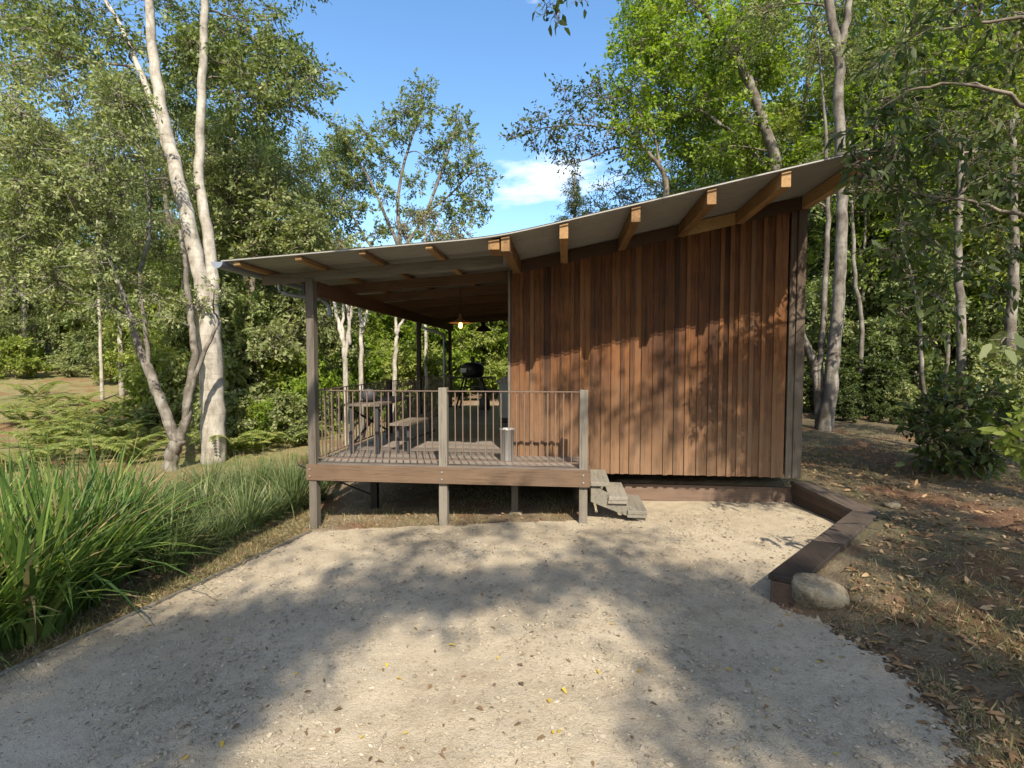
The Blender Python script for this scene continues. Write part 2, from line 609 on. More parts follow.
def leaf_verts(P, D, L, Wd, fold=.25, nrm=None):
    """leaves as six-corner blades: base P, direction D, length L, width Wd"""
    n = len(P)
    D = norm(D)
    if nrm is None:
        nrm = RNG.normal(size=(n, 3)) + np.array((0, 0, .8))
    S = norm(np.cross(D, nrm))
    U = norm(np.cross(S, D))
    L = L[:, None]
    Wd = Wd[:, None]
    a = P
    b = P + D * L * .35 + S * Wd * .5 + U * Wd * fold
    c = P + D * L * .75 + S * Wd * .34 + U * Wd * fold * .3 - U * L * .05
    d = P + D * L - U * L * .14
    e = P + D * L * .75 - S * Wd * .34 + U * Wd * fold * .3 - U * L * .05
    f = P + D * L * .35 - S * Wd * .5 + U * Wd * fold
    return np.stack((a, b, c, d, e, f), 1).reshape(-1, 3)


def diamond_verts(P, D, L, Wd, nrm=None):
    n = len(P)
    D = norm(D)
    if nrm is None:
        nrm = RNG.normal(size=(n, 3)) + np.array((0, 0, .8))
    S = norm(np.cross(D, nrm))
    L = L[:, None]
    Wd = Wd[:, None]
    a = P
    b = P + D * L * .45 + S * Wd * .5
    c = P + D * L
    d = P + D * L * .45 - S * Wd * .5
    return np.stack((a, b, c, d), 1).reshape(-1, 3)


def smooth_path(pts, radii, sub=5, wob=.0):
    """Catmull-Rom through pts"""
    P = [np.array(p, float) for p in pts]
    out, rr = [], []
    n = len(P)
    for i in range(n - 1):
        p0, p1, p2, p3 = P[max(i - 1, 0)], P[i], P[i + 1], P[min(i + 2, n - 1)]
        for k in range(sub):
            t = k / sub
            q = .5 * ((2 * p1) + (-p0 + p2) * t + (2 * p0 - 5 * p1 + 4 * p2 - p3) * t * t + (-p0 + 3 * p1 - 3 * p2 + p3) * t ** 3)
            out.append(q + RNG.normal(size=3) * wob * (1 if (i or k) else 0))
            rr.append(radii[i] * (1 - t) + radii[i + 1] * t)
    out.append(P[-1])
    rr.append(radii[-1])
    return out, rr


# ------------------------------------------------------------------ the lie of the land
def sstep(a, b, x):
    t = np.clip((x - a) / (b - a), 0, 1)
    return t * t * (3 - 2 * t)


A_IN, A_Z = atY(790, 480, 7.62), .475
B_IN, B_OUT = atz(852.5, 510, .41), atz(880.6, 511.5, .41)
C_IN, C_OUT = atz(768, 573.6, .37), atz(802, 580.6, .37)
A_IN[2] = A_Z
A_OUT = A_IN + np.array((.27, .02, 0))
BANK = [(.15, 7.68), (3.30, 7.70), (3.64, 6.60), (1.86, 4.46), (2.35, 3.55), (2.2, 2.2), (2.4, 0), (3.5, -6)]


def seg_dist(x, y, poly):
    """signed distance to an open polyline; positive on its right-hand side (the bank)"""
    best = np.full(x.shape, 1e9)
    sign = np.ones(x.shape)
    for (ax, ay), (bx, by) in zip(poly[:-1], poly[1:]):
        dx, dy = bx - ax, by - ay
        t = np.clip(((x - ax) * dx + (y - ay) * dy) / (dx * dx + dy * dy), 0, 1)
        px, py = x - ax - t * dx, y - ay - t * dy
        d = np.hypot(px, py)
        cr = dx * (y - ay) - dy * (x - ax)
        up = d < best - 1e-9
        best = np.where(up, d, best)
        sign = np.where(up, np.where(cr > 0, 1, -1), sign)
    return best, sign


def in_poly(x, y, poly):
    ins = np.zeros(x.shape, bool)
    n = len(poly)
    for i in range(n):
        ax, ay = poly[i]
        bx, by = poly[(i + 1) % n]
        c = ((ay > y) != (by > y))
        with np.errstate(divide='ignore', invalid='ignore'):
            xi = (bx - ax) * (y - ay) / (by - ay) + ax
        ins ^= (c & (x < xi))
    return ins


BANK_POLY = BANK + [(60, -6), (60, 40), (.15, 40)]


def vnoise(x, y):
    return (np.sin(x * 1.3 + y * .7) * np.cos(y * 1.1 - x * .4) + .5 * np.sin(x * 3.1 - y * 2.3) * np.cos(y * 2.9 + x * 1.7)) / 1.5


def hgt(x, y):
    x = np.asarray(x, float)
    y = np.asarray(y, float)
    z = .085 + np.where(x < 0, .055, .020) * np.clip(x, -5, 3) * sstep(-2, 6.6, y)
    d, _ = seg_dist(x, y, BANK)
    ins = in_poly(x, y, BANK_POLY)
    w = np.where(y > 4.35, .10, .10 + (4.35 - y) * .8)
    rise = np.where(ins, sstep(0, 1, d / w), 0)
    tgt = .175 + .035 * np.clip(y - 5, -4, 40) + .02 * np.clip(x - 3, 0, 20)
    z = z + rise * np.where(y > 4.35, tgt, tgt * .75)
    # left and rear hillside
    q = np.clip(y - 11.5 + np.clip(-x - 9, -6, 10) * .12, 0, 400)
    lf = sstep(1.0, -4.5, x)
    z = z + lf * (q * .095) + (1 - lf) * np.clip(y - 16, 0, 400) * .075
    z = z + np.clip(np.abs(x) - 16, 0, 400) * .06
    far = sstep(2.0, 9.0, np.hypot(x + 1, y - 4) - 4)
    z = z + .05 * vnoise(x, y) * far + .012 * vnoise(x * 3, y * 3)
    z = z - .03 * sstep(-3.6, -4.6, x) * sstep(14, 9, y)
    return z


def h1(x, y):
    return float(hgt(np.array([float(x)]), np.array([float(y)]))[0])


def on_ground(px, py, lift=0.0):
    """where the line of sight through a pixel meets the land"""
    r = ray(px, py)
    t = 1.0
    while t < 400:
        p = EYE + r * t
        if p[2] <= h1(p[0], p[1]):
            break
        t *= 1.01
    lo, hi = t / 1.01, t
    for _ in range(20):
        m = (lo + hi) / 2
        p = EYE + r * m
        if p[2] <= h1(p[0], p[1]):
            hi = m
        else:
            lo = m
    p = EYE + r * hi
    p[2] += lift
    return p


def grid_mesh(xs, ys, zf, mat, name, keep=None):
    X, Y = np.meshgrid(xs, ys)
    Z = zf(X, Y)
    V = np.stack((X, Y, Z), -1).reshape(-1, 3)
    nx, ny = len(xs), len(ys)
    I = np.arange(nx * ny).reshape(ny, nx)
    Q = np.stack((I[:-1, :-1], I[:-1, 1:], I[1:, 1:], I[1:, :-1]), -1).reshape(-1, 4)
    if keep is not None:
        k = keep(X, Y).reshape(-1)
        Q = Q[k[Q].all(1)]
        used = np.unique(Q)
        rm = np.full(len(V), -1)
        rm[used] = np.arange(len(used))
        V, Q = V[used], rm[Q]
    me = bpy.data.meshes.new(name)
    me.vertices.add(len(V))
    me.vertices.foreach_set('co', V.astype(np.float32).ravel())
    me.loops.add(Q.size)
    me.loops.foreach_set('vertex_index', Q.astype(np.int32).ravel())
    me.polygons.add(len(Q))
    me.polygons.foreach_set('loop_start', np.arange(0, Q.size, 4, dtype=np.int32))
    me.polygons.foreach_set('loop_total', np.full(len(Q), 4, dtype=np.int32))
    me.polygons.foreach_set('use_smooth', np.ones(len(Q), dtype=bool))
    me.materials.append(mat)
    me.update(calc_edges=True)
    o = bpy.data.objects.new(name, me)
    COL.objects.link(o)
    return o


u = np.linspace(-1, 1, 321)
xs = -.5 + 10 * u + 240 * u ** 7
ys = 5 + 9 * u + 330 * np.sign(u) * np.abs(u) ** 7
tag(grid_mesh(xs, ys, hgt, M['ground'], 'ground'), kind='structure')

# gravel pad laid over the ground
EDGE = [(-4.9, -4.0), (-4.35, 0.5), (-4.03, 3.1), (-3.80, 4.3), (-3.37, 6.42)]
GR = EDGE + [(-2.4, 6.55), (-1.0, 6.60), (.25, 6.72), (.30, 7.66), (3.34, 7.66), (3.50, 6.6), (1.80, 4.52), (2.05, 4.15), (2.24, 3.6), (2.2, 3.1), (2.05, 2.7), (2.1, 1.5), (2.6, -4)]


def gravel_keep(X, Y):
    j = (.10 * vnoise(X * 4, Y * 4) + .07 * vnoise(X * 11 + 3, Y * 11) + .045 * vnoise(X * 31, Y * 31) + .04 * vnoise(X * 67 + 1, Y * 71)) * (X > 1.2) * (Y < 4.5)
    return in_poly(X + j, Y, GR)


gxs = np.concatenate((np.arange(-5, 1.3, .035), np.arange(1.3, 2.8, .014), np.arange(2.8, 3.7, .035)))
gys = np.concatenate((np.arange(-4, 1.0, .035), np.arange(1.0, 4.7, .016), np.arange(4.7, 7.8, .035)))
tag(grid_mesh(gxs, gys, lambda x, y: hgt(x, y) + .012 + .004 * vnoise(x * 7, y * 7) + .007 * vnoise(x * 2.1 + 1, y * 1.3), M['gravel'], 'gravel_driveway', gravel_keep), kind='structure')
# the pad's left edging board
e = empty('garden_edging', (EDGE[2][0], EDGE[2][1], h1(*EDGE[2])), 'thin weathered timber edging strip between the gravel and the planted bed', 'edging')
for a, b in zip(EDGE[:-1], EDGE[1:]):
    m = MB()
    m.bar((a[0], a[1], h1(*a) - .01), (b[0], b[1], h1(*b) - .01), .022, .085)
    m.build('edging_board', M['step_wood'], e)

# small stones lying loose on the pad
n = 70000
py_ = 1.2 + 6.0 * RNG.random(n) ** 1.35
px_ = -4.2 + 7.4 * RNG.random(n)
ok = (RNG.random(n) < .35 + .65 * np.clip(.35 + 1.1 * vnoise(px_ * 1.6 + 2, py_ * 1.9), 0, 1)) & in_poly(px_ - .22 * RNG.random(n) ** 2 * (px_ > 1.2) * (py_ < 4.5), py_, GR) & (np.abs(px_) < py_ * 1.25 + .6)
px_, py_ = px_[ok], py_[ok]
n = len(px_)
C = np.stack((px_, py_, hgt(px_, py_) + .016), 1)
sz = .0045 + .014 * RNG.random(n) ** 5
ang = RNG.random(n) * 6.28
ux = np.stack((np.cos(ang), np.sin(ang), RNG.normal(size=n) * .25), 1) * (sz * (1 + .5 * RNG.random(n)))[:, None]
uy = np.stack((-np.sin(ang), np.cos(ang), RNG.normal(size=n) * .25), 1) * (sz * (.6 + .5 * RNG.random(n)))[:, None]
uz = np.stack((RNG.normal(size=n) * .2, RNG.normal(size=n) * .2, np.ones(n)), 1) * (sz * .6)[:, None]
tri = []
for sx_, sy_ in ((1, 1), (-1, 1), (-1, -1), (1, -1)):
    a, b = (ux, uy) if sx_ * sy_ > 0 else (uy, ux)
    a = a * (sx_ if sx_ * sy_ > 0 else sy_)
    b = b * (sy_ if sx_ * sy_ > 0 else sx_)
    tri += [C + a, C + b, C + uz]
V = np.stack(tri, 1).reshape(-1, 3)
o = bpy.data.objects.new('gravel_stones', raw_mesh('gravel_stones', V, 3, M['pebble'], np.repeat(RNG.random(n), 4)))
COL.objects.link(o)
tag(o, 'loose pale pebbles strewn over the gravel pad', 'gravel', kind='stuff')

# ------------------------------------------------------------------ the cabin
YF, YP, YW, YB = 5.87, 6.60, 7.45, 15.6       # roof edge, verandah posts, front wall, rear
XE, XB, XR = -4.16, -.79, 3.42                # eave, roof bend, right roof edge
DZ = .80                                      # deck level


def roofz(x):
    d = x - XB
    return 3.60 + .0605 * d + .1455 * .16 * math.log1p(math.exp(min(60, d / .16))) - .006


cab = empty('cabin', (1.2, YW, .1), 'rust-brown timber cabin with sloping corrugated roof and raised verandah deck', 'cabin')

# roof sheeting, corrugations running with the fall
m = MB()
ysr = np.arange(YF, YB + .5, .0168)
zo = .0125 * np.cos(np.arange(len(ysr)) * math.pi * 2 / 6)
seg = [XE] + [XB + k * .12 for k in range(-5, 7)] + [XR]
rows = []
for k, x in enumerate(seg):
    for s in (0, 1):
        rows.append([(x, float(y), roofz(x) + float(z) + .010 + .0025 * s) for y, z in zip(ysr, zo)])
vs = [p for r_ in rows for p in r_]
ny = len(ysr)
fs = []
for k in range(len(seg) - 1):
    for s in (0, 1):
        a, b = (2 * k + s) * ny, (2 * k + 2 + s) * ny
        for j in range(ny - 1):
            fs.append((a + j, a + j + 1, b + j + 1, b + j))
m.add(vs, fs, .5)
m.build('roof', M['roof'], cab, smooth=True)
for i in range(1):                            # capping strip along the front roof edge
  m = MB()
  for x0, x1 in zip(seg[:-1], seg[1:]):
    m.hexa([(x0, YF - .012, roofz(x0) + .0), (x1, YF - .012, roofz(x1) + .0), (x1, YF - .003, roofz(x1) + .0), (x0, YF - .003, roofz(x0) + .0),
            (x0, YF - .012, roofz(x0) + .014), (x1, YF - .012, roofz(x1) + .014), (x1, YF - .003, roofz(x1) + .014), (x0, YF - .003, roofz(x0) + .014)], .4)
  m.build('roof_capping', M['roof'], cab)

# purlins: small battens over the verandah, deep pale ones over the cabin
for x in (-4.0, -3.21, -2.41, -1.60):
    m = MB()
    zt = roofz(x)
    m.box((x - .04, YF + .05, zt - .055), (x + .04, YB + .4, zt - .004))
    m.build('purlin', M['fresh'], cab, bevel=.003)
for x in (-.70, -.03, .77, 1.585, 2.36, 3.22):
    m = MB()
    zt = roofz(x)
    sl = .206 * .05
    m.hexa([(x - .05, YF + .04, zt - .165 - sl), (x + .05, YF + .04, zt - .165 - sl), (x + .05, YB, zt - .165 - sl), (x - .05, YB, zt - .165 - sl),
            (x - .05, YF + .04, zt - .004 - sl), (x + .05, YF + .04, zt - .004 + sl), (x + .05, YB, zt - .004 + sl), (x - .05, YB, zt - .004 - sl)])
    m.build('purlin', M['fresh'], cab, bevel=.004)
m = MB()
m.box((-.90, YF + .05, roofz(-.85) - .13), (-.77, YF + .42, roofz(-.85) - .012))
m.build('purlin', M['fresh'], cab, bevel=.004)

# rafters of the verandah, running with the fall, on the posts and on the wall
for k, y in enumerate((YP, 7.75, 8.95, 10.15, 11.35, 12.55, 13.75, 14.95)):
    m = MB()
    x0 = -4.08 if k in (0, 7) else -3.86
    x1 = XB - .02
    zz = lambda x: roofz(x) - .058
    hh = .13 if k in (0, 7) else .15
    m.hexa([(x0, y - .024, zz(x0) - hh), (x1, y - .024, zz(x1) - hh), (x1, y + .024, zz(x1) - hh), (x0, y + .024, zz(x0) - hh),
            (x0, y - .024, zz(x0)), (x1, y - .024, zz(x1)), (x1, y + .024, zz(x1)), (x0, y + .024, zz(x0))])
    m.build('rafter', M['grey_wood_x'] if k == 0 else M['brown_x'], cab, bevel=.003)
# long beam over the outer posts
m = MB()
m.box((-3.385, YP + .062, 3.055), (-3.325, 15.0, 3.255))
m.build('beam', M['brown_y'], cab, bevel=.003)
# posts
for y, x in ((YP, -3.40), (11.75, -3.40), (15.0, -3.40)):
    m = MB()
    xx = -3.40
    top = 3.283 if y == YP else 3.27
    bot = (h1(x, y) - .15) if y == YP else min(h1(x, y) - .1, .7)
    m.box((xx - .055 - (.0 if y == YP else .02), y - .06, bot), (xx + .05 - (.0 if y == YP else .04), y + .06, top))
    m.build('verandah_post', M['grey_wood_z'] if y == YP else M['dark_sleeper'], cab, bevel=.004)
# knee bracket at the post head
m = MB()
m.bar((-3.50, YP + .02, 3.24), (-3.50, YP + .02, 3.08), .04, .10, (0, 1, 0))
m.build('post_bracket', M['darkmetal'], cab)
# gutter along the low eave: a half-round channel, open-ended
m = MB()
rg = .075
prof = [(rg * math.cos(t), rg * math.sin(t)) for t in np.linspace(math.pi, 2 * math.pi, 9)]
gx, gz = XE - .04, roofz(XE) - .005
vs, fs = [], []
for y in (YF - .03, YB + .5):
    for s in (1.0, .94):
        for a, b in prof:
            vs.append((gx + a * s, y, gz + b * s))
for base_ in (0, 9):
    for j in range(8):
        fs.append((base_ + j, base_ + j + 1, 18 + base_ + j + 1, 18 + base_ + j))
for y0 in (0, 18):
    for j in range(8):
        fs.append((y0 + j, y0 + j + 1, y0 + 9 + j + 1, y0 + 9 + j))
m.add(vs, fs, .5)
m.add([(gx + a, YF - .028, gz + b) for a, b in prof], [tuple(range(9))], .5)
m.build('gutter', M['gutter'], cab)
# downpipe at the rear corner
m = MB()
m.tube(*smooth_path([(gx, 14.7, gz - .06), (gx, 14.72, gz - .22), (-3.62, 14.76, 2.95), (-3.56, 14.78, 2.7), (-3.56, 14.78, 1.2), (-3.56, 14.78, .3)], [.04] * 6, 4), 10)
m.build('downpipe', M['gutter'], cab, smooth=True)
# a short bend of pipe from the gutter by the front post
m = MB()
m.tube(*smooth_path([(gx, 7.2, gz - .06), (gx + .05, 7.22, gz - .2), (-3.75, 7.3, 3.12), (-3.62, 7.35, 3.1), (-3.54, 7.4, 3.0), (-3.53, 7.4, 2.85)], [.034] * 6, 4), 8)
m.build('downpipe', M['gutter'], cab, smooth=True)

# front wall: rough-sawn boards, every second one standing proud
wb = MB()
x = -.80
k = 0
seams = []
tone = lambda: random.choice((.0, .12, .22, .3, .35, .42, .45, .5, .55, .6, .7, .82))


def board(a, b, y0, y1, rnd):
    zb = .565 + random.uniform(-.004, .004)
    wb.hexa([(a, y0, zb), (b, y0, zb), (b, y1, zb), (a, y1, zb), (a, y0, roofz(a) - .17), (b, y0, roofz(b) - .17), (b, y1, roofz(b) - .17), (a, y1, roofz(a) - .17)], rnd)


while x < 3.0:
    x1 = min(x + random.uniform(.13, .172), 3.045)
    yo = random.uniform(-.004, .004)
    board(x + .0015, x1 - .0015, YW - .024 + yo, YW, tone())
    seams.append(x1)
    for zn in (.78, 1.72, 2.66):
        if zn < roofz(x) - .3:
            for xn in (x + .035, x1 - .035):
                wb.box((xn - .005, YW - .0285 + yo, zn - .005), (xn + .005, YW - .0245 + yo, zn + .005), 0)
    x = x1
for k, sx in enumerate(seams[:-1]):
    w2 = random.uniform(.022, .033)
    yo = random.uniform(-.004, .004)
    board(sx - w2, sx + w2, YW - .046 + yo, YW - .0275, .9 if k in (1, 22) else min(.8, tone() + .08))
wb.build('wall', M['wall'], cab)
for x0, x1, yo in ((3.045, 3.125, -.010), (3.128, 3.24, -.035)):
    m = MB()
    m.box((x0, YW - .025 + yo, .56), (x1, YW + .01, roofz(x0) - .172), .1 if x0 > 3.1 else .2)
    m.build('corner_board', M['corner'], cab, bevel=.003)
m = MB()
m.box((-.835, YW - .055, .81), (-.803, YW + .03, roofz(-.82) - .12), .5)
m.build('corner_board', M['grey_wood_z'], cab)
# left, right and rear walls of the cabin
wl, wr_ = MB(), MB()
y = YW + .06
while y < 14.2:
    wd = random.uniform(.12, .17)
    wl.box((-.80, y, .62), (-.775 + (.02 if random.random() < .5 else 0), y + wd - .003, roofz(-.8) - .165), random.random())
    wr_.box((3.20, y, .57), (3.222 + (.02 if random.random() < .5 else 0), y + wd - .003, roofz(3.2) - .17), random.random())
    y += wd
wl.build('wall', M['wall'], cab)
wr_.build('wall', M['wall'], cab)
m = MB()
m.hexa([(-.80, 14.2, .6), (3.22, 14.2, .6), (3.22, 14.25, .6), (-.80, 14.25, .6),
        (-.80, 14.2, roofz(-.8) - .17), (3.22, 14.2, roofz(3.22) - .17), (3.22, 14.25, roofz(3.22) - .17), (-.80, 14.25, roofz(-.8) - .17)])
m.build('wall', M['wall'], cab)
m = MB()
m.box((-.78, YW + .02, .60), (3.2, 14.2, .70))
m.build('subfloor', M['dark_sleeper'], cab)
# dark header set between the purlins at the wall head
for a, b in ((-.645, -.085), (.025, .715), (.825, 1.53), (1.64, 2.305), (2.415, 3.165)):
    m = MB()
    m.hexa([(a, YW - .05, roofz(a) - .175), (b, YW - .05, roofz(b) - .175), (b, YW + .0, roofz(b) - .175), (a, YW + .0, roofz(a) - .175),
            (a, YW - .05, roofz(a) - .008), (b, YW - .05, roofz(b) - .008), (b, YW + .0, roofz(b) - .008), (a, YW + .0, roofz(a) - .008)])
    m.build('header_board', M['fresh'] if a == 1.64 else M['header'], cab)

# deck
dk = MB()
y = 6.565
while y < 14.9:
    dk.box((-3.45, y, DZ - .028), (.285 if y + .135 < YW - .05 else -.815, y + .135, DZ + random.uniform(-.0015, .0015)))
    y += .14
dk.build('deck', M['deck'], cab)
for a, b, nm, mt in (((-3.485, 6.525, .575), (.305, 6.563, .790), 'fascia_board', 'fascia'), ((-3.485, 6.566, .575), (-3.452, 15.0, .79), 'fascia_board', 'fascia'),
                     ((.288, 6.566, .575), (.322, 7.40, .79), 'fascia_board', 'fascia')):
    m = MB()
    m.box(a, b, .55)
    m.build(nm, M[mt], cab, bevel=.003)
for bx in (-3.43, -1.61, .23):
    for bz in (.635, .73):
        m = MB()
        m.tube([(bx, 6.524, bz), (bx, 6.512, bz)], [.012, .011], 8)
        m.build('bolt', M['galv'], cab)
for y in (7.4, 8.6, 9.8, 11.0, 12.2, 13.4, 14.6):
    m = MB()
    m.box((-3.44, y, .60), (-.85 if y > 7.42 else .27, y + .045, .768))
    m.build('joist', M['brown_x'], cab)
# stumps under the deck
for (x, y, w, mt) in ((*on_ground(375, 508)[:2], .05, 'darkmetal'), (*on_ground(515, 513)[:2], .045, 'grey_wood_z'), (-2.0, 9.6, .05, 'dark_sleeper'), (-1.0, 9.6, .05, 'dark_sleeper'), (-3.1, 11.8, .05, 'dark_sleeper')):
    m = MB()
    m.box((x - w, y - w, h1(x, y) - .1), (x + w, y + w, .60))
    st = m.build('stump', M[mt], cab)
    if mt == 'grey_wood_z':
        m = MB()
        m.lathe((x + .02, y - .02, h1(x, y) - .06), [(.0, .10), (.085, .10), (.11, .05), (.12, 0)], 9)
        m.build('footing', M['stone'], st)
m = MB()
sp_ = on_ground(375, 508)
m.tube([(sp_[0], sp_[1], .12), (sp_[0] - 1.25, sp_[1] + .05, .56)], [.014, .014], 6)
m.build('brace', M['darkmetal'], cab)
# lower posts carrying the front railing down to the ground
m = MB()
m.box((-1.665, 6.57, h1(-1.6, 6.6) - .15), (-1.553, 6.68, 1.835), .75)
m.build('rail_post', M['grey_wood_z'], cab, bevel=.004)
m = MB()
m.box((.178, 6.57, h1(.2, 6.6) - .15), (.284, 6.68, 1.815), .6)
m.build('rail_post', M['grey_wood_z'], cab, bevel=.004)
m = MB()
m.box((-3.42, 9.45, .62), (-3.32, 9.55, 1.83), .1)
m.build('rail_post', M['dark_sleeper'], cab, bevel=.004)


def railing(p, q, step):
    p, q = Vector(p), Vector(q)
    d = (q - p)
    L = d.length
    d.normalize()
    m = MB()
    m.bar(p + Vector((0, 0, 1.79)), q + Vector((0, 0, 1.79)), .04, .012)
    rl = m.build('railing', M['rail'], cab)
    m = MB()
    m.bar(p + Vector((0, 0, .868)), q + Vector((0, 0, .868)), .03, .012)
    m.build('bottom_rail', M['rail'], rl)
    nb = int(round(L / step))
    for i in range(1, nb):
        c = p + d * (L * i / nb)
        m = MB()
        m.box((c.x - .0065, c.y - .0065, .874), (c.x + .0065, c.y + .0065, 1.784))
        m.build('baluster', M['rail'], rl)


railing((-3.35, 6.625, 0), (-1.665, 6.625, 0), .102)
railing((-1.553, 6.625, 0), (.178, 6.625, 0), .102)
railing((-3.37, 6.66, 0), (-3.37, 9.45, 0), .118)
railing((-3.37, 9.55, 0), (-3.37, 11.69, 0), .118)
railing((-3.40, 11.81, 0), (-3.40, 14.94, 0), .16)

# steps down to the gravel at the deck's right end
sr = MB()
sr.hexa([(.33, 6.64, .36), (1.03, 6.64, .10), (1.03, 6.69, .10), (.33, 6.69, .36), (.33, 6.64, .60), (1.03, 6.64, .20), (1.03, 6.69, .20), (.33, 6.69, .60)], .4)
st = sr.build('stringer', M['step_wood'], cab, bevel=.003)
sr = MB()
sr.hexa([(.33, 7.33, .36), (1.03, 7.33, .10), (1.03, 7.38, .10), (.33, 7.38, .36), (.33, 7.33, .60), (1.03, 7.33, .20), (1.03, 7.38, .20), (.33, 7.38, .60)], .4)
sr.build('stringer', M['step_wood'], cab, bevel=.003)
for x0, z in ((.325, .625), (.555, .445), (.80, .27)):
    m = MB()
    m.box((x0, 6.60, z - .05), (x0 + .245, 7.40, z))
    m.build('tread', M['step_wood'], cab, bevel=.006)
    if z < .6:
        m = MB()
        m.box((x0 - .005, 6.605, z - .09), (x0 + .24, 6.638, z - .052))
        m.build('step_cleat', M['step_wood'], cab)

# ------------------------------------------------------------------ low retaining wall of sleepers
rw = empty('retaining_wall', (3.3, 7.7, .1), 'low dark timber sleeper retaining wall bent around the gravel corner', 'retaining wall')
m = MB()
m.box((.36, 7.66, h1(1, 7.5) - .15), (3.30, 7.74, .365), .7)
m.build('sleeper', M['dull_sleeper'], rw, bevel=.006)


def vwall(p, q, zb0, zb1, zt0, zt1, th, name, mat, rnd=None):
    p, q = Vector((p[0], p[1], 0)), Vector((q[0], q[1], 0))
    d = (q - p).normalized()
    s = Vector((-d.y, d.x, 0)) * th
    m = MB()
    V3 = lambda v, z: (v.x, v.y, z)
    m.hexa([V3(p, zb0), V3(q, zb1), V3(q + s, zb1), V3(p + s, zb0), V3(p, zt0), V3(q, zt1), V3(q + s, zt1), V3(p + s, zt0)], rnd)
    return m.build(name, mat, rw, bevel=.005)


A2, B2, C2 = A_IN[:2], B_IN[:2], C_IN[:2]
ins_ = np.array((.03, .0))
zmA, zmB, zmC = A_Z - .055, .41 - .055, .37 - .055
vwall(A2 + ins_, B2 + ins_, -.15, -.15, .29, .25, .07, 'sleeper', M['dark_sleeper'], .5)
vwall(A2 + ins_ * .5, B2 + ins_ * .5, .293, .253, zmA, zmB, .07, 'sleeper', M['dark_sleeper'], .8)
vwall(B2 + np.array((.02, -.02)), C2 + np.array((.03, .02)), -.15, -.15, zmB, zmC, .07, 'sleeper', M['dark_sleeper'], .6)


def cap(p, q, r, s, name, mat, rnd):
    m = MB()
    t = np.array((0, 0, .052))
    p, q, r, s = (np.array(a, float) for a in (p, q, r, s))
    m.hexa([p - t, q - t, r - t, s - t, p, q, r, s], rnd)
    m.build(name, mat, rw, bevel=.006)


M['cap_wood'] = wood('dark_capping_sleeper', [(.1, (.014, .011, .010)), (.5, (.035, .026, .021)), (.9, (.10, .077, .062))], 'y', .6)
cap(A_IN, B_IN, B_OUT, A_OUT, 'cap_board', M['cap_wood'], .8)
midi, mido = B_IN * .45 + C_IN * .55, B_OUT * .45 + C_OUT * .55
g = (C_IN - B_IN) * .002
cap(B_IN + (C_IN - B_IN) * .004, midi - g, mido - g, B_OUT + (C_OUT - B_OUT) * .004, 'cap_board', M['cap_wood'], .75)
cap(midi + g, C_IN, C_OUT, mido + g, 'cap_board', M['cap_wood'], .15)
m = MB()
pe = (C_IN + (C_OUT - C_IN) * .08)
m.hexa([(pe[0], pe[1], -.15), (pe[0] + .17, pe[1] - .085, -.15), (pe[0] + .21, pe[1] - .02, -.15), (pe[0] + .06, pe[1] + .1, -.15),
        (pe[0], pe[1], zmC), (pe[0] + .17, pe[1] - .085, zmC), (pe[0] + .21, pe[1] - .02, zmC), (pe[0] + .06, pe[1] + .1, zmC)], .9)
m.build('end_post', M['dark_sleeper'], rw, bevel=.006)


def blob(name, c, r, mat, seed, label, cat, nu=28, nv=18, rough=.1, group=None, smooth=True):
    rs = np.random.default_rng(seed)
    ph = rs.random((6, 3)) * 6.28
    fr = rs.normal(size=(6, 3)) * 2.0
    m = MB()
    vs, fs = [], []
    for i in range(nv + 1):
        th = math.pi * i / nv
        for j in range(nu):
            t = 2 * math.pi * j / nu
            d = np.array((math.sin(th) * math.cos(t), math.sin(th) * math.sin(t), math.cos(th)))
            k = 1 + rough * sum(math.sin(float(fr[q] @ d) + ph[q, 0]) for q in range(6)) / 2.2
            d2 = np.sign(d) * np.abs(d) ** .8
            vs.append((c[0] + d2[0] * r[0] * k, c[1] + d2[1] * r[1] * k, c[2] + d2[2] * r[2] * k))
    for i in range(nv):
        for j in range(nu):
            j2 = (j + 1) % nu
            fs.append((i * nu + j, i * nu + j2, (i + 1) * nu + j2, (i + 1) * nu + j))
    m.add(vs, fs, .5)
    o = m.build(name, mat, None, smooth)
    return tag(o, label, cat, group)


p = on_ground(827, 606)
blob('boulder', (p[0] + .01, p[1] + .13, p[2] + .05), (.20, .155, .125), M['stone'], 4, 'large rounded pale boulder at the front end of the sleeper wall', 'boulder', 40, 28, rough=.15)
for i, (px, py, r, lb) in enumerate(((150, 573, .09, 'pale flat rock at the foot of the grasses beside the edging'), (622, 0, 0, ''), (892, 507, .07, 'flat pale stone lying on the soil behind the sleeper cap'))):
    if r:
        p = on_ground(px, py)
        blob('rock', (p[0], p[1], p[2] + r * .2), (r * 1.25, r, r * .55), M['stone'], 20 + i, lb, 'rock', 16, 10)

